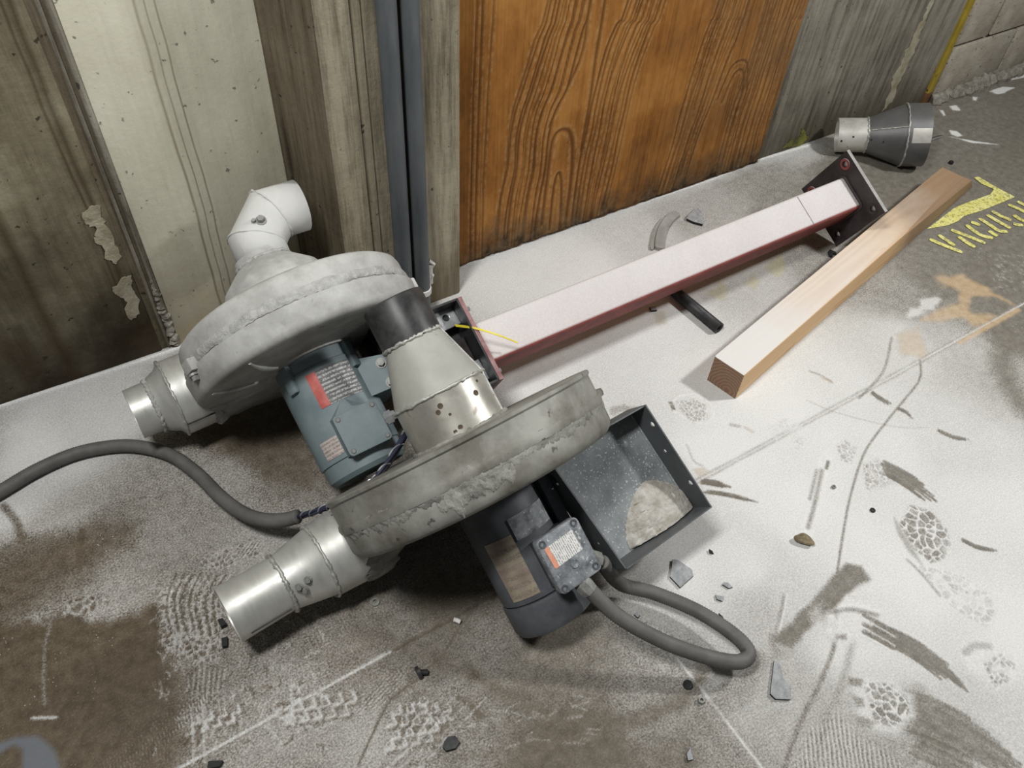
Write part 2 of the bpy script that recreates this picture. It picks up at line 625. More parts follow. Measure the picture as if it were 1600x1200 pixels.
def cells(px, size, vin, vedge, h=0.0016, s=1.0, seed=1, edge=0.18, soft=0.01, stretch=1.0):
    """boot-sole pattern: ridges of powder between pressed lugs"""
    P = f2(px)
    sl = sub(P, 0.02)
    d = pdist(P, sl, True)
    k = np.where(inside(P, sl), sstep(0, soft, d), 0) * s
    wv = size * 1.3
    x = XX[sl] + (NZ[sl] - 0.5) * wv
    y = YY[sl] + (NZ2[sl] - 0.5) * wv
    k = k * sstep(0.22, 0.40, fbm(22, 400 + seed, 2)[sl])
    r = np.random.default_rng(seed)
    x0, x1, y0, y1 = x.min(), x.max(), y.min(), y.max()
    F1 = np.full(x.shape, 9.0, np.float32)
    F2 = np.full(x.shape, 9.0, np.float32)
    cv = np.zeros(x.shape, np.float32)
    gx = np.arange(x0, x1 + size, size)
    gy = np.arange(y0, y1 + size, size * 0.9)
    for a, xx in enumerate(gx):
        for b, yy in enumerate(gy):
            cx = xx + (0.5 * size if b % 2 else 0) + r.uniform(-.42, .42) * size
            cy = yy + r.uniform(-.42, .42) * size
            v = r.uniform(0, 1)
            dd = np.hypot((x - cx) * stretch, y - cy)
            nw = dd < F1
            F2 = np.where(nw, F1, np.minimum(F2, dd))
            cv = np.where(nw, v, cv)
            F1 = np.where(nw, dd, F1)
    e = 1 - sstep(edge * size * 0.4, edge * size * 1.5, F2 - F1)
    val = (vin + (cv - 0.5) * 0.5 * (vedge - vin)) * (1 - e) + vedge * e
    DUST[sl] = DUST[sl] * (1 - k) + val * k
    H[sl] += (e - 0.4) * h * k


def ribs(px, ang, pitch, amp, h=0.001, chev=0.0, s=1.0):
    """tyre ribs inside an outline"""
    P = f2(px)
    sl = sub(P, 0.02)
    d = pdist(P, sl, True)
    k = np.where(inside(P, sl), sstep(0, 0.02, d), 0) * s
    x, y = XX[sl], YY[sl]
    u_ = x * math.cos(ang) + y * math.sin(ang)
    w_ = -x * math.sin(ang) + y * math.cos(ang)
    ph = u_ + chev * np.abs(((w_ / (pitch * 3)) % 1) - 0.5) * pitch * 2.0 + (NZ[sl] - .5) * pitch * 0.6
    g = np.sin(ph / pitch * 2 * PI)
    g = np.sign(g) * np.abs(g) ** 0.6
    DUST[sl] += g * amp * k
    H[sl] += g * h * k


# --- old wet patch at the lower left, kept free of powder
area([(-60, 985), (60, 975), (95, 955), (180, 965), (240, 950), (255, 1000), (225, 1045), (180, 1075), (165, 1120), (130, 1215), (-60, 1260)],
     0.0, 0.02, 0.92, nz=0.05)
area([(-20, 850), (90, 835), (220, 815), (200, 850), (110, 890), (-20, 935)], 0.14, 0.03, 0.7, nz=0.04)
area([(-20, 1168), (25, 1152), (60, 1150), (85, 1172), (95, 1205), (35, 1210), (36, 1172), (22, 1163), (-20, 1190)], 1.0, 0.006, 1.0, arr=WET)
area([(375, 640), (440, 610), (470, 690), (490, 760), (420, 745), (330, 690)], 0.10, 0.02, 0.7, nz=0.03)
area([(860, 1110), (960, 1130), (1010, 1200), (840, 1210), (820, 1150)], 0.06, 0.03, 0.85, nz=0.05)

# --- saw-cut joints of the slab, packed with pale powder
stroke([(605, 1021), (700, 969), (790, 919)], 0.006, 0.0, 0.003, 0.9, -0.002, curve=False)
for jt in ([(-150, 1436), (280, 1200), (610, 1018)], [(850, 885), (1098, 747), (1390, 590), (1600, 474), (1760, 386)]):
    stroke(jt, 0.013, 0.42, 0.004, 0.55, -0.0012, curve=False, nz=0.004)
    stroke(jt, 0.0045, 0.95, 0.003, 0.95, -0.001, curve=False)
stroke([(1052, 1018), (1120, 1107), (1189, 1197), (1300, 1340)], 0.014, 0.5, 0.004, 0.5, -0.001, curve=False)
stroke([(1060, 1030), (1120, 1107), (1189, 1197), (1300, 1340)], 0.005, 0.98, 0.003, 0.9, -0.001, curve=False)
# --- cracks
CR = [(1438, 562), (1437, 592), (1415, 622), (1388, 655), (1352, 705), (1330, 770), (1318, 830), (1308, 895)]
stroke(CR, 0.005, 0.2, 0.0025, 0.75, -0.002)
stroke([(1306, 960), (1303, 1010), (1280, 1070), (1250, 1130), (1222, 1210)], 0.008, 0.22, 0.004, 0.7, -0.002)
stroke([(1336, 985), (1318, 1060), (1290, 1130), (1270, 1210)], 0.012, 0.45, 0.008, 0.6, -0.001)
stroke([(1393, 528), (1384, 570), (1370, 594), (1342, 622)], 0.006, 0.3, 0.003, 0.7, -0.001)
stroke([(740, 950), (715, 985), (690, 1025), (655, 1055)], 0.004, 0.02, 0.002, 0.8, -0.001)
stroke([(655, 1060), (620, 1085), (600, 1110), (560, 1195)], 0.004, 0.05, 0.002, 0.8, -0.001)
stroke([(1260, 625), (1300, 642), (1365, 660), (1410, 668), (1450, 668)], 0.003, 0.5, 0.002, 0.5)
stroke([(1340, 360), (1500, 650)], 0.002, 0.6, 0.002, 0.1)

# --- drifts along the foot of the walls
for bl in ([(-200, 694), (0, 634), (150, 586), (292, 539), (380, 512)], [(722, 414), (900, 350), (1112, 280), (1184, 250), (1266, 226)]):
    stroke(bl, 0.05, 0.85, 0.02, 0.55, 0.0, curve=False, nz=0.03)
    stroke(bl, 0.010, 1.0, 0.004, 0.9, 0.003, curve=False)
# --- boot marks and skids, right-hand side
def skid(px, w, val, n=5, s=0.9, h=-0.001):
    """a smear with streaks along it"""
    a = np.array(px, float)
    n = n * 3
    P = np.array(f2(px))
    d = P[-1] - P[0]
    nn = np.array([-d[1], d[0]]) / np.hypot(*d)
    r = np.random.default_rng(int(a.sum()) % 9973)
    C_ = np.array(spline([tuple(p) for p in P], 8))
    m_ = len(C_)
    for k in range(n):
        o = ((k + 0.5) / n - 0.5) + r.uniform(-.3, .3) / n
        i0 = int(m_ * r.uniform(0, 0.16))
        i1 = m_ - int(m_ * (r.uniform(0, 0.30) + 0.25 * abs(o) * 2))
        Q = [tuple(p + nn * o * w) for p in C_[i0:max(i1, i0 + 3)]]
        sl = sub(Q, w)
        dd = pdist(Q, sl)
        ww = w / n * r.uniform(0.8, 1.7)
        kk = (1 - sstep(ww / 2 - 0.001, ww / 2 + 0.0028, dd)) * s * r.uniform(0.75, 1.0)
        DUST[sl] = DUST[sl] * (1 - kk) + (val * r.uniform(0, 1.0)) * kk
        H[sl] += h * kk / 2
    for sgn in (-1, 1):
        Q = [tuple(p + nn * sgn * w * 0.56) for p in C_]
        sl = sub(Q, w)
        kk = 1 - sstep(0.001, 0.005, pdist(Q, sl))
        H[sl] += 0.0014 * kk


skid([(1375, 728), (1420, 752), (1468, 788)], 0.046, 0.18, 6)
area([(1372, 716), (1382, 742), (1400, 756), (1372, 762), (1350, 745), (1352, 722)], 0.75, 0.01, 0.6, 0.001, nz=0.02)
cells([(1402, 818), (1420, 786), (1455, 796), (1482, 826), (1488, 852), (1478, 876), (1452, 884), (1425, 858)], 0.020, 0.42, 1.0, 0.003, seed=3)
cells([(1345, 722), (1372, 718), (1392, 750), (1380, 772), (1352, 770)], 0.016, 0.62, 1.0, 0.0022, seed=4)
area([(1397, 808), (1412, 832), (1430, 862), (1442, 884), (1420, 862), (1402, 832)], 0.45, 0.006, 0.7)
skid([(1500, 842), (1530, 856), (1574, 862)], 0.010, 0.2, 2)
cells([(1415, 876), (1440, 880), (1500, 895), (1545, 925), (1562, 955), (1548, 985), (1520, 975), (1480, 945), (1470, 930)], 0.020, 0.80, 1.0, 0.0032, seed=8, edge=0.25)
stroke([(1418, 875), (1440, 897), (1468, 930)], 0.006, 0.5, 0.003, 0.8)
# heel pile and the finger-like smears below it
area([(1288, 950), (1310, 940), (1345, 942), (1375, 958), (1352, 962), (1305, 962), (1300, 1000), (1290, 990)], 1.0, 0.012, 1.0, 0.0045, nz=0.01)
stroke([(1296, 958), (1330, 954), (1370, 962)], 0.008, 0.35, 0.005, 0.8, -0.003)
area([(1292, 966), (1345, 965), (1352, 1000), (1310, 1006), (1292, 995)], 0.96, 0.012, 0.9, 0.0025, nz=0.02)
skid([(1355, 980), (1420, 1010), (1470, 1045), (1512, 1080)], 0.044, 0.26, 6)
for dy in (-10, 4, 16):
    stroke([(1350, 972 + dy), (1375, 985 + dy), (1395, 997 + dy)], 0.009, 0.22, 0.003, 0.9, -0.002)
    stroke([(1350, 978 + dy), (1378, 993 + dy), (1398, 1005 + dy)], 0.004, 1.0, 0.002, 0.9, 0.002)
area([(1305, 992), (1322, 992), (1322, 1000), (1305, 1000)], 0.4, 0.004, 0.8)
# heel mark at the right edge
area([(1500, 1018), (1512, 1002), (1540, 998), (1560, 1010), (1590, 1030), (1592, 1065), (1560, 1080), (1535, 1060), (1505, 1040)], 0.98, 0.012, 0.9, 0.0022, nz=0.015)
stroke([(1508, 1020), (1522, 1010), (1545, 1010)], 0.014, 0.66, 0.005, 0.9, -0.002)
cells([(1530, 1035), (1565, 1018), (1590, 1040), (1585, 1068), (1552, 1078)], 0.014, 0.55, 1.0, 0.0025, seed=12)
# big print with the dark fan behind it
area([(1400, 1068), (1440, 1078), (1500, 1125), (1560, 1160), (1610, 1215), (1440, 1225), (1400, 1150)], 0.55, 0.02, 0.8, -0.001, nz=0.05)
skid([(1405, 1105), (1480, 1135), (1610, 1215)], 0.085, 0.42, 9)
skid([(1425, 1160), (1480, 1185), (1540, 1215)], 0.05, 0.42, 6)
for k in range(9):
    stroke([(1412 + 3 * k, 1080 + 7 * k), (1470 + 5 * k, 1110 + 8 * k), (1560 + 4 * k, 1165 + 9 * k)], 0.006, 0.18 + 0.08 * (k % 3), 0.004, 0.6)
area([(1326, 1058), (1395, 1062), (1425, 1085), (1430, 1120), (1400, 1150), (1365, 1140), (1335, 1115)], 0.92, 0.012, 0.9, 0.001, nz=0.015)
cells([(1345, 1062), (1392, 1066), (1422, 1090), (1425, 1118), (1398, 1145), (1362, 1128)], 0.017, 0.42, 1.0, 0.003, seed=21)
area([(1325, 1058), (1348, 1062), (1346, 1073), (1325, 1070)], 0.3, 0.004, 0.85)
area([(1328, 1084), (1348, 1092), (1350, 1104), (1338, 1104)], 0.35, 0.005, 0.8)
area([(1335, 1117), (1370, 1128), (1360, 1138), (1340, 1130)], 0.4, 0.005, 0.7)
ribs([(1255, 1135), (1310, 1105), (1350, 1150), (1400, 1170), (1430, 1215), (1230, 1225)], 2.45, 0.0085, 0.22, 0.0009)
# wiped rectangle
area([(1207, 1000), (1262, 944), (1305, 898), (1322, 880), (1346, 884), (1356, 905), (1330, 925), (1290, 962), (1262, 985), (1236, 1012)], 0.10, 0.007, 0.9, -0.0012, nz=0.016)
area([(1262, 948), (1285, 940), (1296, 975), (1270, 985)], 0.85, 0.012, 0.7, nz=0.03)
area([(1060, 1130), (1110, 1080), (1180, 1022), (1236, 1010), (1190, 1060), (1120, 1120), (1085, 1160)], 0.36, 0.02, 0.6, nz=0.05)
stroke([(1225, 930), (1219, 960), (1211, 995)], 0.007, 0.5, 0.003, 0.8, -0.002)
stroke([(1229, 930), (1224, 960), (1216, 990)], 0.004, 1.0, 0.003, 0.8, 0.002)
area([(1200, 990), (1218, 988), (1212, 1018), (1202, 1012)], 0.35, 0.006, 0.6)
# channel ploughed by the little stone
stroke([(1290, 715), (1276, 770), (1257, 835)], 0.030, 1.0, 0.010, 0.9, 0.002)
stroke([(1284, 735), (1272, 790), (1262, 825)], 0.008, 0.45, 0.005, 0.9, -0.003)
stroke([(1276, 735), (1265, 780)], 0.007, 0.5, 0.004, 0.8, -0.003)
stroke([(1294, 722), (1291, 732)], 0.007, 0.2, 0.003, 0.9, -0.002)
# smears beside the steel tray
skid([(1096, 752), (1120, 756), (1144, 763)], 0.016, 0.2, 3)
skid([(1100, 768), (1140, 774), (1184, 785)], 0.010, 0.24, 3)
area([(1082, 733), (1100, 730), (1110, 738), (1092, 746)], 0.7, 0.004, 0.8, arr=ORANGE)
stroke([(1073, 695), (1084, 720), (1098, 728)], 0.005, 0.6, 0.003, 0.6)
skid([(1362, 614), (1380, 626), (1402, 637)], 0.012, 0.25, 2)
skid([(1402, 638), (1415, 644), (1427, 656)], 0.010, 0.25, 2)
skid([(1466, 673), (1490, 683), (1518, 688)], 0.010, 0.28, 2)
stroke([(1265, 580), (1282, 586), (1300, 597)], 0.006, 0.45, 0.003, 0.7)
stroke([(1285, 590), (1299, 597)], 0.008, 0.7, 0.003, 0.8, arr=ORANGE)
stroke([(1142, 664), (1155, 666)], 0.009, 0.45, 0.004, 0.6)
stroke([(1164, 668), (1176, 675)], 0.009, 0.6, 0.003, 0.8, arr=ORANGE)
cells([(1196, 668), (1225, 650), (1262, 668), (1255, 705), (1215, 700)], 0.013, 0.86, 1.0, 0.0018, seed=31, s=0.9)
cells([(1304, 694), (1320, 684), (1342, 700), (1332, 726), (1312, 722)], 0.014, 0.7, 1.0, 0.0024, seed=33)
# round boot heel near the timber
stroke([(1062, 618), (1085, 616), (1108, 630), (1112, 652), (1095, 662), (1066, 652), (1046, 634), (1062, 618)], 0.006, 1.0, 0.004, 0.9, 0.002)
cells([(1050, 628), (1080, 620), (1106, 632), (1108, 655), (1080, 664)], 0.011, 0.66, 1.0, 0.0018, seed=35)
area([(1044, 628), (1050, 628), (1056, 640), (1050, 642)], 0.25, 0.003, 0.9)
area([(952, 636), (975, 630), (1005, 636), (980, 645), (955, 648)], 0.5, 0.006, 0.7, nz=0.02)
# --- arc swept by a hose, below the motor
stroke([(735, 1050), (800, 1092), (880, 1122), (960, 1132), (1030, 1112), (1080, 1080), (1100, 1040)], 0.026, 0.10, 0.010, 0.65, nz=0.02)
stroke([(560, 985), (640, 1010), (735, 1050)], 0.03, 0.12, 0.02, 0.35)
stroke([(716, 1088), (736, 1104), (750, 1118)], 0.014, 0.03, 0.004, 0.8)
area([(1020, 1040), (1045, 1035), (1040, 1052)], 0.75, 0.004, 0.5)
for k in range(26):
    a = np.random.default_rng(200 + k).uniform(0, 1, 4)
    x0, y0 = 640 + a[0] * 280, 1080 + a[1] * 110
    stroke([(x0, y0), (x0 + 10 + 18 * a[2], y0 - 14 + 26 * a[3])], 0.003, 0.75, 0.002, 0.5, 0.001)
# --- tyre treads, lower left
cells([(240, 920), (300, 890), (345, 905), (360, 960), (352, 1040), (290, 1050), (240, 1010)], 0.013, 0.22, 0.72, 0.0028, seed=41, s=0.85, edge=0.3, soft=0.02)
cells([(300, 880), (355, 850), (415, 835), (425, 865), (360, 890), (330, 905)], 0.011, 0.3, 0.70, 0.002, seed=42, s=0.75, edge=0.3)
cells([(90, 944), (120, 930), (170, 924), (174, 942), (140, 966), (95, 968)], 0.018, 0.10, 0.62, 0.0025, seed=43, s=0.9, edge=0.35)
cells([(420, 1075), (470, 1060), (530, 1090), (540, 1130), (470, 1150), (425, 1120)], 0.022, 0.36, 0.78, 0.0028, seed=44, s=0.8, edge=0.22, stretch=0.7)
cells([(605, 1110), (665, 1085), (715, 1120), (690, 1175), (625, 1180)], 0.018, 0.28, 0.80, 0.0028, seed=45, s=0.85, edge=0.22, stretch=1.4)
cells([(690, 1050), (725, 1060), (740, 1110), (720, 1120), (690, 1090)], 0.013, 0.3, 0.62, 0.002, seed=46, s=0.7)
cells([(265, 1070), (400, 1060), (420, 1120), (330, 1170), (260, 1150)], 0.012, 0.22, 0.62, 0.002, seed=47, s=0.55, edge=0.35, soft=0.03)
cells([(1010, 965), (1060, 990), (1050, 1010), (985, 985)], 0.010, 0.4, 0.8, 0.0015, seed=48, s=0.5)
for (pl, an) in (([(300, 1045), (335, 1040), (340, 1100), (300, 1110)], 0.4), ([(270, 900), (330, 925), (300, 985), (262, 960)], 0.9),
                 ([(360, 850), (415, 838), (420, 862), (365, 885)], 2.2), ([(120, 1215), (210, 1140), (330, 1060), (350, 1085), (220, 1215)], 0.2),
                 ([(540, 1110), (590, 1060), (640, 1040), (640, 1075), (570, 1130)], 1.9)):
    ribs(pl, an, 0.0065, 0.20, 0.0012)
stroke([(150, 1205), (220, 1150), (300, 1090)], 0.02, 0.1, 0.01, 0.5)


def zigzag(x, y, n, sx, sy, k=1.0, w=0.005):
    """chevron lugs of a tyre pressed into the powder"""
    for i in range(n):
        a, c = x + i * sx, y + i * sy
        P = [(a, c), (a + 15 * k, c - 5 * k), (a + 10 * k, c - 19 * k), (a + 26 * k, c - 25 * k), (a + 22 * k, c - 38 * k)]
        stroke([(p[0] + 5, p[1] + 3) for p in P], w * 1.5, 0.12, 0.004, 0.7, -0.0012, nz=0.006)
        stroke(P, w, 0.92, 0.003, 0.8, 0.0022, nz=0.006)


zigzag(446, 1132, 5, 21, -3)
zigzag(606, 1135, 5, 19, -1, 0.85)
zigzag(604, 1172, 4, 20, -4, 0.8)
zigzag(292, 1148, 4, 21, -6, 0.75, 0.004)
for (a, c) in (((760, 1090), (655, 1200)), ((705, 1112), (600, 1205)), ((640, 1188), (620, 1205)), ((300, 1105), (302, 1195)), ((316, 1100), (320, 1190))):
    stroke([a, c], 0.004, 0.85, 0.002, 0.6, 0.0015, nz=0.004)
for k in range(14):
    q = np.random.default_rng(700 + k).uniform(0, 1, 3)
    stroke([(268 + 6 * k, 985 + 20 * q[0]), (262 + 6 * k - 4 * q[1], 930 + 14 * q[2]), (275 + 6.5 * k, 895 + 10 * q[0])], 0.0035, 0.75 if k % 2 else 0.03, 0.002, 0.7, 0.001)
    stroke([(300 + 4 * k, 1040 + 8 * q[0]), (296 + 4 * k, 1075 + 20 * q[1])], 0.003, 0.8 if k % 2 else 0.15, 0.002, 0.6)
stroke([(78, 978), (70, 1010), (68, 1060), (70, 1100)], 0.007, 0.4, 0.004, 0.8)
stroke([(50, 1122), (88, 1121)], 0.006, 0.95, 0.003, 0.9)
stroke([(128, 830), (126, 860), (122, 880)], 0.012, 0.05, 0.004, 0.8)
stroke([(5, 790), (25, 815), (35, 845)], 0.014, 0.1, 0.006, 0.7)
stroke([(600, 1196), (760, 1180)], 0.01, 0.1, 0.006, 0.3)
for k in range(120):
    a = np.random.default_rng(500 + k).uniform(0, 1, 5)
    x0, y0 = 240 + a[0] * 260, 900 + a[1] * 270
    L = 6 + 16 * a[2]
    th = a[3] * PI
    stroke([(x0, y0), (x0 + L * .5 * math.cos(th) + 3, y0 + L * .5 * math.sin(th)), (x0 + L * math.cos(th), y0 + L * math.sin(th) + 3)],
           0.0035, 0.75 if a[4] > .35 else 0.05, 0.002, 0.65, 0.0012 if a[4] > .35 else -0.0008)
# --- dark tyre ring on the right edge, chips of white paint at the far end
stroke([(1600, 505), (1572, 540), (1568, 580), (1600, 640)], 0.05, 0.05, 0.03, 0.7)
area([(1570, 190), (1610, 180), (1620, 235), (1580, 240)], 0.0, 0.06, 0.9)
for pl in ([(1545, 143), (1565, 135), (1585, 137), (1570, 146), (1557, 148)], [(1518, 151), (1528, 152), (1526, 158), (1520, 157)], [(1482, 166), (1494, 165), (1500, 173), (1488, 172)],
           [(1467, 171), (1474, 172), (1479, 181), (1473, 182)], [(1484, 204), (1494, 205), (1504, 212), (1496, 214), (1486, 210)],
           [(1590, 104), (1605, 108), (1600, 122), (1580, 125)], [(1482, 213), (1520, 220), (1560, 226), (1520, 224)]):
    area(pl, 1.0, 0.004, 1.0, 0.001, nz=0.01)
area([(1428, 480), (1440, 470), (1462, 465), (1470, 468), (1455, 482), (1435, 493), (1420, 494)], 0.95, 0.008, 0.8, nz=0.03)
for k in range(60):
    a = np.random.default_rng(900 + k).uniform(0, 1, 4)
    x0, y0 = 1545 + a[0] * 55, 395 + a[1] * 60
    stroke([(x0, y0), (x0 + 4 * a[2], y0 + 2 * a[3])], 0.006, 0.7, 0.004, 0.5)
# --- thinner powder beside the beam foot
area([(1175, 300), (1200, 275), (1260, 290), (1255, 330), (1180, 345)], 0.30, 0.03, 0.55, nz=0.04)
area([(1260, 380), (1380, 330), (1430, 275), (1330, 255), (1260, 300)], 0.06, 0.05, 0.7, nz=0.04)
# --- rusty seepage
k6 = 0.20833
for pl, sv in (([(275, 385), (500, 385), (620, 450), (800, 550), (885, 605), (760, 555), (560, 530), (540, 590), (470, 590), (480, 500), (350, 470)], .75),
               ([(190, 720), (470, 580), (545, 570), (575, 680), (740, 690), (690, 750), (560, 770), (500, 700), (330, 720)], .75),
               ([(20, 840), (160, 780), (235, 930), (200, 995), (60, 990), (10, 940)], .7)):
    area([(1400 + x * k6, 350 + y * k6) for x, y in pl], sv, 0.012, 0.9, arr=ORANGE, nz=0.03)
stroke([(1590, 484), (1540, 512), (1500, 535)], 0.016, 0.9, 0.006, 0.8, arr=ORANGE, curve=False)
area([(800, 575), (880, 560), (870, 585), (810, 600)], 0.28, 0.03, 0.8, arr=ORANGE)
# --- old yellow lettering showing faintly under the powder below the beam
for pl in ([(1105, 460), (1125, 440), (1140, 450), (1128, 470)], [(1160, 445), (1172, 425), (1190, 440), (1180, 456)], [(1195, 420), (1220, 400), (1232, 418), (1215, 432)],
           [(1018, 490), (1035, 488), (1040, 505), (1028, 508)]):
    area(pl, 0.42, 0.010, 0.9, arr=YEL, nz=0.03)

DUST = np.clip(DUST, 0, 1.05)
H += (fbm(60, 301, 2) - 0.5) * 0.0010 * np.clip(DUST, 0.15, 1)
H += (fbm(4, 311, 3) - 0.5) * 0.002

me = bpy.data.meshes.new('floor')
nv = NX * NY
co = np.stack([XX, YY, H], -1).reshape(-1, 3).astype(np.float32)
ii = np.arange(nv).reshape(NX, NY)
quad = np.stack([ii[:-1, :-1], ii[1:, :-1], ii[1:, 1:], ii[:-1, 1:]], -1).reshape(-1, 4).astype(np.int32)
nf = len(quad)
me.vertices.add(nv)
me.vertices.foreach_set('co', co.ravel())
me.loops.add(nf * 4)
me.loops.foreach_set('vertex_index', quad.ravel())
me.polygons.add(nf)
me.polygons.foreach_set('loop_start', np.arange(nf, dtype=np.int32) * 4)
me.polygons.foreach_set('use_smooth', np.ones(nf, bool))
me.update(calc_edges=True)
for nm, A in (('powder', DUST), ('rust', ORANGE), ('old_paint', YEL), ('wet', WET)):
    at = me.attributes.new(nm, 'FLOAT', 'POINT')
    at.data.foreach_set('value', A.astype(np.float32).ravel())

mt, nt, b = new_mat('powdered_concrete')
N = NT(nt)
v = N.coords()
big = N.noise(v, 2.2, 5, 0.6)
fine = N.noise(v, 260, 3, 0.7)
mid = N.noise(v, 45, 5, 0.65)
sx = N.sep(v)[0]
brownf = N.math('ADD', N.math('MULTIPLY_ADD', sx, -0.75, 0.95), N.math('MULTIPLY_ADD', big, 0.8, -0.4), clamp=True)
bare_b = N.ramp(mid, [(0.3, (0.066, 0.047, 0.027)), (0.72, (0.128, 0.098, 0.063))])
bare_g = N.ramp(mid, [(0.3, (0.140, 0.126, 0.102)), (0.72, (0.225, 0.206, 0.172))])
bare = N.mix(brownf, bare_g, bare_b)
bare = N.mix(N.attr('rust'), bare, N.ramp(mid, [(0.3, (0.52, 0.36, 0.19)), (0.7, (0.66, 0.49, 0.30))]))
bare = N.mix(N.math('MULTIPLY', N.attr('old_paint'), 1.0), bare, (0.60, 0.55, 0.16))
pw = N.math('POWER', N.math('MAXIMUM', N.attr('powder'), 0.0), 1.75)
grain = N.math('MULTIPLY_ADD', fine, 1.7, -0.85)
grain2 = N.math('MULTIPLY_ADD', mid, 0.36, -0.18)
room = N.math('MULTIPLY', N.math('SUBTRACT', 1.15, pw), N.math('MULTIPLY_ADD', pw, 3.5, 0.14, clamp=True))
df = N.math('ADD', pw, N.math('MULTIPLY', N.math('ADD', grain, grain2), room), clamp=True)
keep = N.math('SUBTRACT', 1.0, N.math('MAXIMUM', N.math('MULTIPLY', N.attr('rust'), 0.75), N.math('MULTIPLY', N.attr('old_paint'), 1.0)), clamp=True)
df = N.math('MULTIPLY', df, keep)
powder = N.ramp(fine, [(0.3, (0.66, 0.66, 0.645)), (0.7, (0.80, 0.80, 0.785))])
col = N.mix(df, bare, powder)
# scattered bright grains
vor = N.node('ShaderNodeTexVoronoi')
vor.inputs['Scale'].default_value = 120
N.link(v, vor.inputs['Vector'])
gr = N.math('MULTIPLY', N.ramp(vor.outputs['Distance'], [(0.10, 1.0), (0.16, 0.0)]), N.ramp(N.noise(v, 7, 3), [(0.56, 0.0), (0.66, 1.0)]))
col = N.mix(N.math('MULTIPLY', gr, 0.7), col, (0.8, 0.8, 0.77))
wet = N.attr('wet')
col = N.mix(N.math('MULTIPLY', wet, 0.85), col, (0.16, 0.175, 0.20))
N.link(col, b.inputs['Base Color'])
rg = N.math('MULTIPLY_ADD', df, 0.35, 0.55)
rg = N.mix(wet, rg, (0.06, 0.06, 0.06))
N.link(rg, b.inputs['Roughness'])
b.inputs['Specular IOR Level'].default_value = 0.3
N.bump(N.math('ADD', fine, N.math('MULTIPLY', mid, 0.8)), 0.35, 0.0016, b)
me.materials.append(mt)
floor = bpy.data.objects.new('floor', me)
COL.objects.link(floor)
tag(floor, 'concrete floor under white powder with boot prints and tyre treads', 'floor', kind='structure')

# --- bright yellow paint on the slab: corner mark and the stencilled word
mt, nt, b = new_mat('yellow_floor_paint')
N = NT(nt)
v = N.coords()
wear = N.ramp(N.noise(v, 110, 4, 0.7), [(0.40, 0.0), (0.50, 1.0)])
pc = N.ramp(N.noise(v, 30, 4), [(0.3, (0.66, 0.62, 0.12)), (0.7, (0.82, 0.80, 0.36))])
N.link(N.mix(wear, (0.36, 0.33, 0.12), pc), b.inputs['Base Color'])
b.inputs['Roughness'].default_value = 0.7
M['floor_paint'] = mt
k7 = 0.13333


def q7(pts):
    return [(1440 + x * k7, 250 + y * k7) for x, y in pts]


def flat_paint(name, polys, parent):
    bm = bmesh.new()
    for P in polys:
        vs = [bm.verts.new((x, y, 0.0018)) for x, y in P]
        bm.faces.new(vs)
    g = bmesh.ops.extrude_face_region(bm, geom=list(bm.faces))
    for e in g['geom']:
        if isinstance(e, bmesh.types.BMVert):
            e.co.z = 0.0030
    return bm_obj(name, bm, M['floor_paint'], parent)


def stripe_poly(px, w):
    P = [np.array(p) for p in f2(px)]
    if len(P) > 2:
        P = [np.array(p) for p in spline(P, 5)]
    L, R_ = [], []
    for i, p in enumerate(P):
        d = P[min(i + 1, len(P) - 1)] - P[max(i - 1, 0)]
        d = d / np.linalg.norm(d)
        nn = np.array([-d[1], d[0]])
        wj = w * (0.72 if i in (0, len(P) - 1) else 1.0)
        L.append(tuple(p + nn * wj / 2))
        R_.append(tuple(p - nn * wj / 2))
    return L + R_[::-1]


flat_paint('painted_arrow', [f2(q7([(610, 215), (660, 200), (860, 320), (1090, 440), (900, 520), (700, 600), (490, 665), (430, 720), (310, 770),
                                    (60, 815), (380, 570), (520, 510), (660, 460), (800, 410), (845, 350), (700, 285)]))], floor)
LET = [[(90, 935), (280, 1015), (475, 1090)], [(195, 885), (300, 955), (380, 1012)], [(340, 825), (540, 900), (745, 982)], [(430, 905), (530, 975), (620, 1030)],
       [(520, 765), (600, 830), (710, 895), (830, 920)], [(575, 735), (630, 750), (680, 772)], [(785, 835), (835, 870), (885, 897)],
       [(670, 690), (800, 770), (900, 835), (1000, 845)], [(760, 648), (900, 730), (1040, 808)], [(820, 605), (930, 665), (1045, 712)],
       [(1075, 650), (1130, 690), (1200, 725)], [(1070, 750), (1120, 765), (1185, 772)], [(1010, 530), (1110, 570), (1260, 640)], [(1120, 490), (1250, 560), (1380, 630)],
       [(1260, 640), (1340, 690), (1420, 690)], [(1300, 440), (1420, 500), (1560, 570)], [(1300, 440), (1400, 540), (1440, 620)], [(1440, 380), (1560, 450), (1680, 510)]]
flat_paint('painted_lettering', [stripe_poly(q7(l), 0.0155) for l in LET], floor)
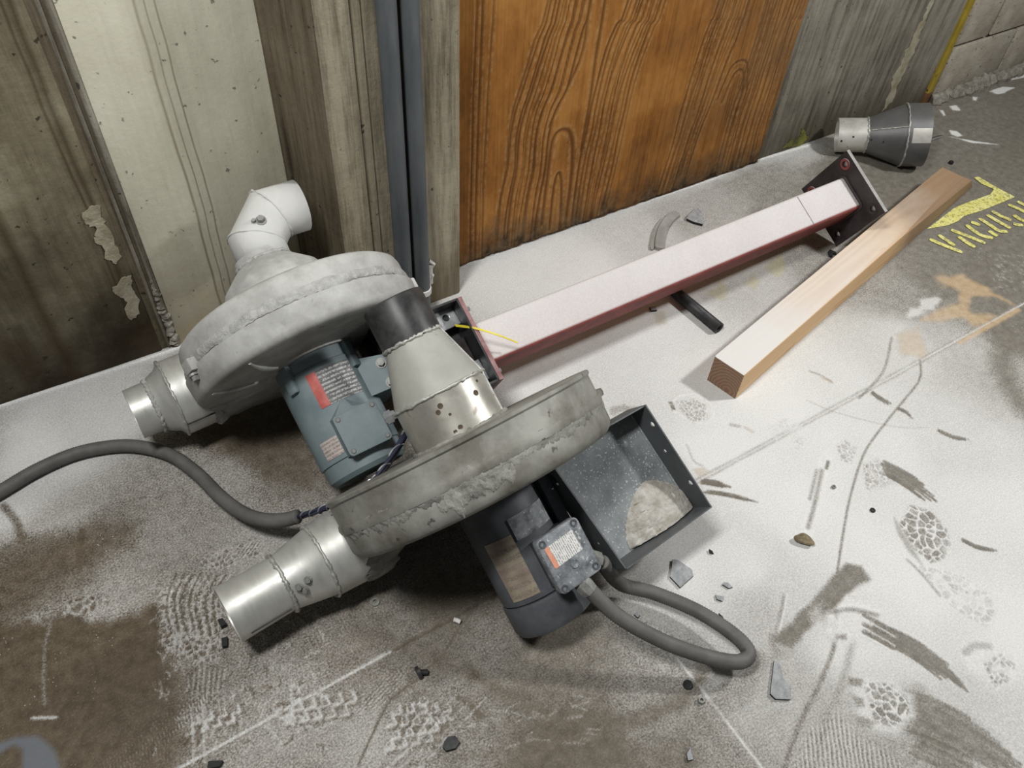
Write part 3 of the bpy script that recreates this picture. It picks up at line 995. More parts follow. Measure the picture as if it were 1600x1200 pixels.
# ================================================================ WALLS
def wall_mat(name, c1, c2, c3, stainc, stain_z, streak=6.0, rough=0.8, bump=0.4, speck=0.68, streak_amt=0.5, drip=None, dirt=0.8, dripc=(0.22, 0.165, 0.085)):
    mt, nt, b = new_mat(name)
    N = NT(nt)
    v = N.coords()
    vs = N.coords((1, 1, 0.07))
    f = N.noise(v, 3.2, 7, 0.62)
    col = N.ramp(f, [(0.36, c1), (0.50, c2), (0.64, c3)])
    st = N.noise(vs, streak * 6, 6, 0.7)
    col = N.mix(streak_amt, col, N.ramp(st, [(0.36, tuple(x * 0.45 for x in c1)), (0.58, c3)]), 'MULTIPLY' if False else 'MIX')
    z = N.sep(v)[2]
    damp = N.math('ADD', N.math('MULTIPLY_ADD', z, -1.0 / stain_z, 1.0), N.math('MULTIPLY_ADD', N.noise(v, 7, 6, 0.7), 1.6, -0.8))
    dampf = N.math('MULTIPLY', N.math('SMOOTH_MAX', damp, 0.0, 0.15), dirt, clamp=True)
    col = N.mix(dampf, col, N.ramp(N.noise(v, 14, 6, 0.7), [(0.36, tuple(x * 0.45 for x in stainc)), (0.62, tuple(x * 1.25 for x in stainc))]))
    sp = N.ramp(N.noise(v, 55, 3, 0.5), [(speck, 0.0), (speck + 0.04, 1.0)])
    col = N.mix(N.math('MULTIPLY', sp, 0.8), col, tuple(x * 0.25 for x in c1))
    if drip:
        x = N.sep(v)[0]
        wob = N.math('MULTIPLY_ADD', N.noise(N.coords((0.01, 1, 1.0)), 3, 2), 0.03, -0.015)
        for (dx, wd) in drip:
            dd = N.math('ABSOLUTE', N.math('SUBTRACT', N.math('ADD', x, wob), dx))
            ln = N.math('MULTIPLY', N.math('SUBTRACT', 1.0, N.math('DIVIDE', dd, wd), clamp=True), N.ramp(st, [(0.2, 0.25), (0.6, 0.9)]))
            col = N.mix(ln, col, dripc)
    N.link(col, b.inputs['Base Color'])
    b.inputs['Roughness'].default_value = rough
    b.inputs['Specular IOR Level'].default_value = 0.25
    N.bump(N.math('ADD', N.math('MULTIPLY', st, 0.7), N.noise(v, 50, 5, 0.65)), bump, 0.004, b)
    return mt


M['wall_dark'] = wall_mat('stained_concrete', (0.08, 0.062, 0.035), (0.21, 0.18, 0.115), (0.42, 0.385, 0.28), (0.040, 0.026, 0.014), 0.46, 3, dirt=1.0, streak_amt=0.28, drip=((0.022, 0.010), (0.008, 0.005), (-0.16, 0.02)), dripc=(0.05, 0.032, 0.015))
M['wall_light'] = wall_mat('pale_concrete', (0.66, 0.63, 0.49), (0.75, 0.725, 0.58), (0.82, 0.80, 0.66), (0.30, 0.225, 0.12), 0.34, 5, bump=0.2, speck=0.69,
                           streak_amt=0.16, drip=((0.225, 0.0045), (0.262, 0.003), (0.243, 0.0025)), dirt=0.72)
M['wall_col'] = wall_mat('board_marked_concrete', (0.15, 0.125, 0.082), (0.26, 0.225, 0.158), (0.40, 0.36, 0.265), (0.11, 0.082, 0.045), 0.18, 9, bump=0.5, streak_amt=0.5, dirt=0.7)
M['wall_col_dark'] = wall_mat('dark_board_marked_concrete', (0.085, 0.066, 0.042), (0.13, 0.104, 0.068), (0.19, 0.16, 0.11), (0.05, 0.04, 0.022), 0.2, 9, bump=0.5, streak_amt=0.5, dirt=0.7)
M['wall_grey'] = wall_mat('weathered_concrete', (0.11, 0.094, 0.068), (0.22, 0.198, 0.155), (0.38, 0.355, 0.30), (0.075, 0.06, 0.036), 0.16, 8, bump=0.45, streak_amt=0.45,
                          drip=None, dirt=0.8)
M['block'] = surf('concrete_block', (0.34, 0.30, 0.24), (0.46, 0.42, 0.35), 0.9, 0, 14, bump=0.6, bscale=90, bdist=0.004, speck=((0.12, 0.10, 0.08), 60, 0.66))
M['mortar'] = surf('crumbly_mortar', (0.16, 0.145, 0.12), (0.36, 0.335, 0.29), 0.95, 0, 40, bump=1.0, bscale=80, bdist=0.008)

WL = 1.681   # left wall plane
WP = 1.614   # boarded wall plane
WC = 1.509   # face of the pilaster
TOP = 2.6

wall_left = box('wall_left', (-3.0, WL + 0.02, -0.05), (0.46, WL + 0.22, TOP), M['wall_dark'])
tag(wall_left, 'stained concrete wall of two cast panels with a vertical joint', 'wall', kind='structure')
box('panel', (-3.0, WL, -0.01), (0.048, WL + 0.05, TOP), M['wall_dark'], wall_left, bevel=0.004)
box('panel', (0.092, WL, -0.01), (0.50, WL + 0.05, TOP), M['wall_light'], wall_left, bevel=0.004)
# joint between the panels: a ribbed strip and a crumbling bead of filler
box('joint_strip', (0.046, WL + 0.004, -0.01), (0.094, WL + 0.05, TOP), M['wall_col_dark'], wall_left)
tube('joint_bead', [(0.086, WL + 0.001, -0.01), (0.086, WL + 0.001, TOP)], 0.0065, M['wall_grey'], wall_left, 8)
tube('joint_bead', [(0.068, WL + 0.004, -0.01), (0.068, WL + 0.004, TOP)], 0.0045, M['wall_grey'], wall_left, 8)
rb = [random.uniform(0.007, 0.015) for _ in range(40)]
tube('joint_filler', [(0.083 + random.uniform(-.004, .004), WL + random.uniform(-.002, .002), 0.005 + 0.006 * i) for i in range(40)],
     lambda i: rb[i] * (1.15 - i / 50), M['mortar'], wall_left, 8)
# peeled patch of pale render beside the joint


M['patch'] = surf('flaked_render', (0.22, 0.19, 0.125), (0.42, 0.385, 0.29), 0.9, 0, 18, bump=0.8, bscale=50, bdist=0.005)


def wall_patch(name, px, y, mat, parent, t=0.004):
    P = []
    for p in px:
        d = ray(p)
        q = CAM_C + d * (y / d[1])
        P.append((q[0], q[2]))
    Q = []
    for i in range(len(P)):
        a, c = P[i], P[(i + 1) % len(P)]
        e_ = math.hypot(c[0] - a[0], c[1] - a[1])
        for k in range(5):
            j = e_ * 0.13 * (1 if k else 0)
            Q.append((a[0] + (c[0] - a[0]) * k / 5 + random.uniform(-j, j), a[1] + (c[1] - a[1]) * k / 5 + random.uniform(-j, j)))
    P = Q
    bm = bmesh.new()
    vs = [bm.verts.new((x, y - t, z)) for x, z in P]
    bm.faces.new(vs)
    g = bmesh.ops.extrude_face_region(bm, geom=list(bm.faces))
    for e in g['geom']:
        if isinstance(e, bmesh.types.BMVert):
            e.co.y = y + 0.002
    return bm_obj(name, bm, mat, parent)


wall_patch('render_patch', [(128, 335), (140, 322), (152, 320), (165, 345), (178, 372), (190, 400), (180, 412), (166, 405), (160, 385), (148, 378), (150, 355), (134, 350)],
           WL, M['patch'], wall_left, 0.002)
wall_patch('render_patch', [(176, 455), (195, 432), (205, 430), (210, 455), (218, 490), (205, 500), (196, 470), (186, 462)], WL, M['patch'], wall_left, 0.002)

# pilaster with board marks
outl = [(0.455, WL + 0.1), (0.457, WL), (0.505, WC + 0.012), (0.514, WC), (0.588, WC), (0.590, WC + 0.006), (0.597, WC + 0.006), (0.599, WC),
        (0.611, WC), (0.612, WC + 0.004), (0.616, WC + 0.004), (0.617, WC), (0.832, WC), (0.838, WC + 0.006), (0.838, WL + 0.1)]
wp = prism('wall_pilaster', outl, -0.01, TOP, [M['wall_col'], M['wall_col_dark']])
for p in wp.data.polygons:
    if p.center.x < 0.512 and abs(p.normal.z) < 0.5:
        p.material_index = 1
tag(wp, 'grey brown pilaster with vertical board marks behind the two pipes', 'wall', kind='structure')
box('corner_fillet', (0.452, WL - 0.022, -0.01), (0.475, WL + 0.01, TOP), M['wall_col_dark'], wp, bevel=0.008)

# plywood panel: coarse raised grain as relief on the face
PLY_Y = WP - 0.012
k3 = 600.0 / 1269.0


def on_ply(pts):
    out = []
    for x, y in pts:
        d = ray((700 + x * k3, y * k3))
        q = CAM_C + d * (PLY_Y / d[1])
        out.append((q[0], q[2]))
    # carry the line on upwards
    (x0, z0), (x1, z1) = out[0], out[1]
    if z0 > z1 and z0 > 0.5:
        t = (1.15 - z0) / (z0 - z1)
        out.insert(0, (x0 + (x0 - x1) * t * 0.35, 1.15))
    return out


def between(La, Ra, n, seed):
    r = np.random.default_rng(seed)

    def rs(P, m_=10):
        P = np.array(P)
        t = np.linspace(0, len(P) - 1, m_)
        return np.stack([np.interp(t, np.arange(len(P)), P[:, j]) for j in (0, 1)], 1)
    A_, B_ = rs(La), rs(Ra)
    out = []
    for i in range(n):
        q = (i + r.uniform(-.28, .28)) / (n - 1)
        wob = np.cumsum(r.uniform(-1, 1, (10, 1)) * 0.022, 0)
        f_ = np.clip(q + wob, -0.05, 1.05)
        out.append([tuple(p) for p in A_ * (1 - f_) + B_ * f_])
    return out


GR = []
GR += between([(330, 0), (265, 200), (230, 310), (200, 420), (190, 560), (160, 700), (155, 850)], [(470, 0), (430, 150), (390, 300), (340, 400), (325, 560), (300, 700), (285, 830)], 12, 1)
GR += between([(600, 0), (540, 120), (510, 220), (480, 330), (465, 430), (435, 560), (410, 760)], [(720, 0), (660, 150), (615, 270), (585, 400), (550, 560), (505, 730)], 12, 2)
GR += between([(900, 0), (850, 120), (810, 250), (780, 350), (740, 500), (685, 670)], [(1000, 0), (960, 120), (925, 200), (880, 330), (830, 450), (775, 630)], 13, 3)
GR += between([(1050, 0), (1010, 150), (975, 250), (925, 400), (870, 600)], [(1190, 0), (1135, 130), (1095, 280), (1050, 420), (1015, 560)], 15, 4)
GR += between([(90, 0), (80, 300), (75, 600), (70, 870)], [(150, 0), (130, 300), (115, 600), (110, 860)], 3, 5)
GR += [[(470, 0), (445, 170), (405, 270), (350, 385), (335, 420)], [(520, 0), (490, 180), (470, 330), (440, 500)]]
ARCH = [[(310, 740), (330, 580), (345, 470), (372, 432), (404, 440), (412, 510), (404, 620), (385, 760)], [(335, 760), (350, 620), (365, 572), (375, 600), (373, 700), (366, 770)],
        [(890, 330), (930, 235), (960, 203), (990, 212), (988, 300)], [(905, 340), (938, 260), (962, 232), (978, 245), (972, 310)]]
gx = np.arange(0.85, 2.0751, 0.0033)
gz = np.arange(0.006, 1.10, 0.0040)
PX, PZ = np.meshgrid(gx, gz, indexing='ij')
grain = np.zeros_like(PX)
ridge = np.zeros_like(PX)
rg_ = np.random.default_rng(9)
for li, ln_ in enumerate(GR + ARCH):
    C_ = on_ply(ln_)
    C_ = [tuple(p) for p in spline(C_, 3)] if len(C_) > 2 else C_
    wd = rg_.uniform(0.0018, 0.0036) * (1.5 if li >= len(GR) - 2 else 1.0)
    st_ = rg_.uniform(0.55, 1.0)
    x0, x1 = min(p[0] for p in C_) - 0.03, max(p[0] for p in C_) + 0.03
    i0, i1 = np.searchsorted(gx, x0), np.searchsorted(gx, x1)
    X_, Z_ = PX[i0:i1], PZ[i0:i1]
    if X_.size == 0:
        continue
    d = np.full(X_.shape, 9.0)
    for j in range(len(C_) - 1):
        ax_, az_ = C_[j]
        bx_, bz_ = C_[j + 1]
        vx, vz = bx_ - ax_, bz_ - az_
        t = np.clip(((X_ - ax_) * vx + (Z_ - az_) * vz) / (vx * vx + vz * vz + 1e-12), 0, 1)
        d = np.minimum(d, np.hypot(X_ - ax_ - t * vx, Z_ - az_ - t * vz))
    grain[i0:i1] = np.maximum(grain[i0:i1], st_ * np.exp(-(d / wd) ** 2))
    ridge[i0:i1] = np.maximum(ridge[i0:i1], np.exp(-((d - wd * 2.2) / (wd * 1.1)) ** 2))
ridge *= (1 - grain)

mt, nt, b = new_mat('weathered_plywood')
N = NT(nt)
v = N.coords()
px_, py_, pz_ = N.sep(v)
fineg = N.noise(N.coords((1, 1, 0.016)), 170, 2, 0.5)
tone = N.noise(N.coords((1, 1, 0.55)), 6.0, 7, 0.68)
early = N.ramp(tone, [(0.36, (0.15, 0.058, 0.013)), (0.50, (0.285, 0.118, 0.025)), (0.64, (0.41, 0.19, 0.048))])
late = N.ramp(tone, [(0.3, (0.050, 0.021, 0.007)), (0.7, (0.12, 0.048, 0.014))])
wcol = N.mix(0.20, early, N.ramp(fineg, [(0.34, (0.11, 0.042, 0.011)), (0.60, (0.40, 0.18, 0.05))]))
wcol = N.mix(N.math('MULTIPLY', N.math('MULTIPLY', N.attr('ridge'), 0.55), N.ramp(N.noise(v, 60, 4, 0.7), [(0.42, 0.0), (0.62, 1.0)])), wcol, (0.46, 0.29, 0.13))
wcol = N.mix(N.math('MULTIPLY', N.attr('grain'), 0.92), wcol, late)
grey = N.ramp(N.math('ADD', N.math('MULTIPLY', N.math('SUBTRACT', px_, 1.45), 0.55), N.math('MULTIPLY', N.noise(v, 4, 5, 0.65), 1.0)), [(0.55, 0.0), (1.0, 1.0)])
wcol = N.mix(N.math('MULTIPLY', grey, 0.55), wcol, N.ramp(fineg, [(0.3, (0.075, 0.046, 0.024)), (0.7, (0.20, 0.13, 0.068))]))
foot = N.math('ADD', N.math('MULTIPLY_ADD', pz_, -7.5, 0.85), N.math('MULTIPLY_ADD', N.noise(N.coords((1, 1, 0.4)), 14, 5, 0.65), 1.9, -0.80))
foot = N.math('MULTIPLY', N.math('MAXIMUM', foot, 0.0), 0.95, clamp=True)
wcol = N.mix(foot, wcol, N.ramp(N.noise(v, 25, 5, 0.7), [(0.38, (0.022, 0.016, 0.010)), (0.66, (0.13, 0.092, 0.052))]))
N.link(wcol, b.inputs['Base Color'])
b.inputs['Roughness'].default_value = 0.72
b.inputs['Specular IOR Level'].default_value = 0.15
N.bump(N.math('ADD', N.math('MULTIPLY', N.noise(N.coords((1, 1, 0.2)), 60, 4), 0.8), N.math('MULTIPLY', fineg, 0.35)), 0.4, 0.003, b)
M['ply'] = mt
ply_bot = [(0.85 + 1.225 * i / 60, 0.004 + 0.010 * random.random() * (1 if i % 3 else .3)) for i in range(61)]
ply = prism('plywood_panel', [(x, z) for x, z in ply_bot] + [(2.075, TOP - 0.2), (0.85, TOP - 0.2)], 0, 0.014, M['ply'],
            mtx=Matrix(((1, 0, 0, 0), (0, 0, -1, WP + 0.005), (0, 1, 0, 0), (0, 0, 0, 1))))
tag(ply, 'large orange brown plywood panel with coarse raised grain fixed to the wall', 'panel')
nxp, nzp = PX.shape
yy_ = PLY_Y + 0.0028 * grain - 0.0006 * ridge
edge_ = (PX < 0.8535) | (PX > 2.0715) | (PZ < 0.0105) | (PZ > 1.092)
yy_ = np.where(edge_, WP - 0.0085, yy_)
zz_ = np.where(PZ < 0.0105, PZ + np.interp(PX, [p[0] for p in ply_bot], [p[1] for p in ply_bot]) - 0.004, PZ)
zz_ = np.where((PZ >= 0.0105) & (PZ < 0.018), np.maximum(PZ, np.interp(PX, [p[0] for p in ply_bot], [p[1] for p in ply_bot])), zz_)
idx = np.arange(nxp * nzp).reshape(nxp, nzp)
fq = np.stack([idx[:-1, :-1], idx[1:, :-1], idx[1:, 1:], idx[:-1, 1:]], -1).reshape(-1, 4)
mep = bpy.data.meshes.new('face_veneer')
mep.vertices.add(nxp * nzp)
mep.vertices.foreach_set('co', np.stack([PX, yy_, zz_], -1).astype(np.float32).ravel())
mep.loops.add(len(fq) * 4)
mep.loops.foreach_set('vertex_index', fq.astype(np.int32).ravel())
mep.polygons.add(len(fq))
mep.polygons.foreach_set('loop_start', np.arange(len(fq), dtype=np.int32) * 4)
mep.polygons.foreach_set('use_smooth', np.ones(len(fq), bool))
mep.update(calc_edges=True)
for nm, A_ in (('grain', grain), ('ridge', ridge)):
    at = mep.attributes.new(nm, 'FLOAT', 'POINT')
    at.data.foreach_set('value', A_.astype(np.float32).ravel())
mep.materials.append(M['ply'])
ven = bpy.data.objects.new('face_veneer', mep)
COL.objects.link(ven)
ven.parent = ply
ven.matrix_parent_inverse = ply.matrix_basis.inverted()

wall_back = box('wall_back', (0.80, WP + 0.023, -0.05), (3.00, WP + 0.25, TOP), M['wall_grey'])
tag(wall_back, 'weathered grey concrete wall behind and beside the plywood', 'wall', kind='structure')
box('panel', (2.076, WP + 0.006, -0.01), (2.972, WP + 0.06, TOP), M['wall_grey'], wall_back, bevel=0.003)
# drip of pale paint down the concrete and a mossy foot
M['moss'] = surf('moss', (0.05, 0.048, 0.02), (0.17, 0.17, 0.028), 0.9, 0, 30, bump=0.8, bscale=60)
M['paint_drip'] = surf('pale_paint_run', (0.25, 0.22, 0.14), (0.42, 0.39, 0.30), 0.8, 0, 22, bump=0.4)
wall_patch('paint_run', [(1455, 0), (1459, 0), (1448, 26), (1438, 52), (1424, 88), (1408, 124), (1393, 160), (1378, 174), (1392, 130), (1408, 96), (1426, 60), (1442, 26)],
           WP + 0.006, M['paint_drip'], wall_back, 0.0012)
wall_patch('moss_patch', [(1222, 232), (1236, 219), (1250, 213), (1252, 200), (1258, 205), (1262, 216), (1252, 225), (1236, 230)], WP + 0.006, M['moss'], wall_back, 0.003)

# yellow edge strip and the block wall beyond
M['yellow_wall'] = surf('worn_yellow_paint', (0.33, 0.235, 0.02), (0.46, 0.34, 0.045), 0.7, 0, 14, bump=0.2, speck=((0.14, 0.08, 0.03), 30, 0.68))
M['rusty'] = surf('rust_foot', (0.10, 0.045, 0.015), (0.17, 0.08, 0.03), 0.9, 0, 30)
tr1 = box('trim_1', (2.958, WP - 0.004, 0.045), (2.992, WP + 0.06, TOP), M['yellow_wall'], bevel=0.002)
tag(tr1, 'vertical yellow painted edge strip where concrete meets block wall', 'trim', kind='structure')
box('rusty_foot', (2.958, WP - 0.004, -0.01), (2.992, WP + 0.06, 0.046), M['rusty'], tr1, bevel=0.002)

M['joint_dark'] = surf('raked_joint', (0.05, 0.042, 0.034), (0.13, 0.115, 0.095), 0.95, 0, 40, bump=1.0, bscale=80)
wall_right = box('wall_right', (2.99, WP + 0.03, -0.05), (5.0, WP + 0.25, TOP), M['joint_dark'])
tag(wall_right, 'tan concrete block wall at the far right', 'wall', kind='structure')
proto = None
for r_ in range(12):
    z0 = 0.008 + 0.208 * r_
    x = 3.015 - (0.0 if r_ % 2 == 0 else 0.195)
    while x < 4.9:
        a, c = max(x, 3.012), x + 0.395
        if c - a > 0.05:
            if a == x and proto is not None:
                o = proto.copy()
                COL.objects.link(o)
                o.parent = wall_right
                o.location = (x, 0, z0)
            else:
                o = box('block', (0, WP + 0.006 + random.uniform(0, .004), 0), (c - a, WP + 0.08, 0.196), M['block'], wall_right, bevel=0.005)
                o.location = (a, 0, z0)
                if a == x:
                    proto = o
        x += 0.405
# crumbled mortar fillet along its foot
tr2 = thing('trim_2', 'crumbled mortar fillet along the foot of the block wall', None)
tr2['kind'] = 'structure'
pts, rr = [], []
for i in range(70):
    pts.append((3.0 + i * 0.016, WP - 0.012 + random.uniform(-.008, .008), 0.008 + random.uniform(-.004, .006)))
    rr.append(random.uniform(0.020, 0.036))
tube('mortar_fillet', pts, lambda i: rr[i], M['mortar'], tr2, 8, None)

# ---------------------------------------------------------------- wall pipes
def wall_pipe(x, y, r, label, clamp):
    t = thing('wall_conduit', label, 'pipe', (x, y, 0), 'conduits on the pilaster')
    tube('pipe', [(0, 0, 0.0), (0, 0, 0.5), (0, 0, 1.2), (0, 0, TOP)], r, M['conduit_wall'], t, 24)
    if clamp:
        lathe('clamp_band', [(r + 0.0005, 0.075), (r + 0.004, 0.076), (r + 0.004, 0.092), (r + 0.0005, 0.093)], M['caulk'], t, 32)
        box('clamp_ear', (r, 0.004, 0.085), (r + 0.016, 0.020, 0.15), M['caulk'], t, bevel=0.004)
        tube('caulk_smear', [(r + .004, 0.012, 0.09), (r + .014, 0.008, 0.115), (r + .006, 0.012, 0.13), (r + .02, 0.010, 0.15), (r + .008, 0.014, 0.162)], 0.006, M['caulk'], t, 8)
    return t


wall_pipe(0.657, WC - 0.0225, 0.0215, 'left grey conduit pipe running up the pilaster', False)
wall_pipe(0.708, WC - 0.0225, 0.0205, 'right grey conduit pipe on the pilaster with a whitened clamp', True)
# ================================================================ BLOWERS
def bl_frame(e, a):
    n = np.array([math.cos(e) * math.sin(a), math.cos(e) * math.cos(a), math.sin(e)])
    u = np.cross(n, [0, 0, 1.0])
    u /= np.linalg.norm(u)
    v = np.cross(n, u)
    return n, u, v


class Frame:
    """x = across, y = into the depth, z = along the shaft towards the inlet"""

    def __init__(s, P, e, a):
        s.P = np.array(P)
        s.n, s.u, s.v = bl_frame(e, a)
        s.base = Vector((P[0], P[1], 0.0))
        s.L = frame_mtx(s.u, s.v, s.n, s.P - np.array([P[0], P[1], 0.0]))

    def w(s, x, y, z):
        return s.P + s.u * x + s.v * y + s.n * z


FA = Frame((0.314, 1.297, 0.262), 0.519, -0.058)
FB = Frame((0.483, 0.811, 0.262), 0.628, -0.101)
FC = Frame((0.471, 0.807, 0.264), 0.603, -0.078)


def scroll(top, right, bottom, left):
    """casing radius round the shaft: angle 0 = +x, pi/2 = +y (down)"""
    ks = [(0, right), (PI / 2, bottom), (PI, left), (1.5 * PI, top), (2 * PI, right)]

    def f(t):
        t = t % (2 * PI)
        for i in range(4):
            if ks[i][0] <= t <= ks[i + 1][0]:
                q = (t - ks[i][0]) / (PI / 2)
                q = q * q * (3 - 2 * q)
                return ks[i][1] * (1 - q) + ks[i + 1][1] * q
        return right
    return f


def loft(name, rings, mat, parent, mtx, smooth=40, cap=False):
    V, Fc = [], []
    n = len(rings[0])
    for r in rings:
        V += list(r)
    for j in range(len(rings) - 1):
        for i in range(n):
            k = (i + 1) % n
            Fc.append((j * n + i, j * n + k, (j + 1) * n + k, (j + 1) * n + i))
    if cap:
        Fc.append(tuple(range(n)))
        Fc.append(tuple((len(rings) - 1) * n + i for i in range(n)))
    return mesh_obj(name, V, Fc, mat, parent, smooth, mtx)


def sq_ring(x, y0, y1, z0, z1, n=40):
    """rectangle in the yz plane sampled like a circle"""
    out = []
    cy, cz = (y0 + y1) / 2, (z0 + z1) / 2
    hy, hz = (y1 - y0) / 2, (z1 - z0) / 2
    for i in range(n):
        t = 2 * PI * i / n
        c, s = math.cos(t), math.sin(t)
        k = 1 / max(abs(c), abs(s))
        k = min(k, 1.28)
        out.append((x, cy + hy * c * k, cz + hz * s * k))
    return out


def c_ring(x, cy, cz, r, n=40):
    return [(x, cy + r * math.cos(2 * PI * i / n), cz + r * math.sin(2 * PI * i / n)) for i in range(n)]


def casing(root, L, rf, prof, mat):
    """prof: (k, off, z); radius = k * R(t) + off"""
    V, Fc = [], []
    seg = 96
    for (k, off, z) in prof:
        for i in range(seg):
            t = 2 * PI * i / seg
            r = k * rf(t) + off
            V.append((r * math.cos(t), r * math.sin(t), z))
    for j in range(len(prof) - 1):
        for i in range(seg):
            i2 = (i + 1) % seg
            Fc.append((j * seg + i, j * seg + i2, (j + 1) * seg + i2, (j + 1) * seg + i))
    Fc.append(tuple(range(seg)))
    Fc.append(tuple((len(prof) - 1) * seg + i for i in range(seg)))
    return mesh_obj('casing', V, Fc, mat, root, 38, L)


def ragged(name, rf, z0, z1, out, a0, a1, mat, root, L, seg=180, rows=7, jit=0.5, edge=0.006):
    """irregular smear of sealant round the rim"""
    V, Fc = [], []
    r_ = np.random.default_rng(int(1000 * (z1 + out) + 50 * a0))
    e0 = np.convolve(r_.uniform(-1, 1, seg + 9), np.ones(5) / 2.2, 'same')[4:4 + seg + 1] * edge
    e1 = np.convolve(r_.uniform(-1, 1, seg + 9), np.ones(5) / 2.2, 'same')[4:4 + seg + 1] * edge
    for j in range(rows + 1):
        q = j / rows
        for i in range(seg + 1):
            t = a0 + (a1 - a0) * i / seg
            prof = math.sin(PI * q) ** 0.6 if 0 < q < 1 else 0.0
            rad = rf(t) - 0.003 + out * prof * (1 + jit * r_.uniform(-1, 1))
            z = (z0 + e0[i]) * (1 - q) + (z1 + e1[i]) * q
            V.append((rad * math.cos(t), rad * math.sin(t), z))
    for j in range(rows):
        for i in range(seg):
            a = j * (seg + 1) + i
            Fc.append((a, a + 1, a + seg + 2, a + seg + 1))
    return mesh_obj(name, V, Fc, mat, root, 60, L)


def bolt(name, x, y, z, r, h, mat, root, L, d=(0, 0, 1)):
    bm = bmesh.new()
    bmesh.ops.create_cone(bm, cap_ends=True, segments=12, radius1=r * 1.7, radius2=r * 1.7, depth=h * 0.3, matrix=T(0, 0, h * 0.15))
    bmesh.ops.create_cone(bm, cap_ends=True, segments=6, radius1=r * 1.2, radius2=r * 1.1, depth=h * 0.7, matrix=T(0, 0, h * 0.6))
    return bm_obj(name, bm, mat, root, None, L @ T(x, y, z) @ axis_to(d))


def cyl_patch(name, r, a0, a1, z0, z1, t, mat, root, L, seg=14):
    """curved plate lying on a cylinder about z"""
    V, Fc = [], []
    for rr in (r, r + t):
        for z in (z0, z1):
            for i in range(seg + 1):
                a = a0 + (a1 - a0) * i / seg
                V.append((rr * math.cos(a), rr * math.sin(a), z))
    n = seg + 1
    for i in range(seg):
        Fc.append((2 * n + i, 2 * n + i + 1, 3 * n + i + 1, 3 * n + i))
        Fc.append((i, n + i, n + i + 1, i + 1))
        Fc.append((i, i + 1, 2 * n + i + 1, 2 * n + i))
        Fc.append((n + i, 3 * n + i, 3 * n + i + 1, n + i + 1))
    Fc.append((0, 2 * n, 3 * n, n))
    Fc.append((seg, n + seg, 3 * n + seg, 2 * n + seg))
    return mesh_obj(name, V, Fc, mat, root, 40, L)


def miter_pipe(name, ctr, r, mat, root, L, seg=40):
    """pipe with mitred bends through the centre line points (x, y, z)"""
    P = [np.array(p, float) for p in ctr]
    rings = []
    for i, p in enumerate(P):
        d0 = P[i] - P[i - 1] if i > 0 else P[1] - P[0]
        d1 = P[i + 1] - P[i] if i < len(P) - 1 else d0
        d0 = d0 / np.linalg.norm(d0)
        d1 = d1 / np.linalg.norm(d1)
        nb = d0 + d1
        nb /= np.linalg.norm(nb)
        yv = np.array([0, 1.0, 0])
        side = np.cross(d0, yv)
        side /= np.linalg.norm(side)
        ring = []
        for k in range(seg):
            a = 2 * PI * k / seg
            o = r * (math.cos(a) * side + math.sin(a) * yv)
            # slide along d0 onto the mitre plane
            s = -(o @ nb) / (d0 @ nb)
            ring.append(tuple(p + o + d0 * s))
        rings.append(ring)
    ob = loft(name, rings, mat, root, L, 30)
    return ob, rings


def solidify(o, t):
    md = o.modifiers.new('wall', 'SOLIDIFY')
    md.thickness = t
    md.offset = -1
    return o


def ring_bead(name, ring, rad, mat, root, L, jit=0.35):
    rr = [rad * random.uniform(1 - jit, 1 + jit) for _ in ring]
    pts = [np.array(p) + np.array([random.uniform(-1, 1) for _ in range(3)]) * rad * 0.3 for p in ring]
    return tube(name, pts, lambda i: rr[i], mat, root, 7, 60, L, closed=True)


def label_mat(name, base, ink, stripe=None, axis=0, pitch=0.004, x0=0.0, dens=0.5, stripe_lo=None, stripe_hi=None, rust=None):
    mt, nt, b = new_mat(name)
    N = NT(nt)
    v = N.coords()
    s = N.sep(v)
    along, across = s[axis], s[1 - axis if axis < 2 else 0]
    lines = N.math('PINGPONG', along, pitch)
    lines = N.ramp(N.math('DIVIDE', lines, pitch), [(dens - 0.08, 0.0), (dens + 0.08, 1.0)])
    words = N.ramp(N.noise(v, 260, 2, 0.5), [(0.42, 0.0), (0.48, 1.0)])
    col = N.mix(N.math('MULTIPLY', lines, words), base, ink)
    if stripe:
        st = N.math('MULTIPLY', N.math('GREATER_THAN', along, stripe_lo), N.math('LESS_THAN', along, stripe_hi))
        col = N.mix(st, col, stripe)
    if rust:
        col = N.mix(N.ramp(N.noise(v, 30, 5, 0.65), [(0.42, 0.0), (0.66, 1.0)]), col, rust)
    col = N.mix(0.22, col, N.ramp(N.noise(v, 60, 5, 0.7), [(0.3, (0.1, 0.1, 0.1)), (0.7, (0.7, 0.7, 0.7))]))
    N.link(col, b.inputs['Base Color'])
    b.inputs['Roughness'].default_value = 0.6
    return mt


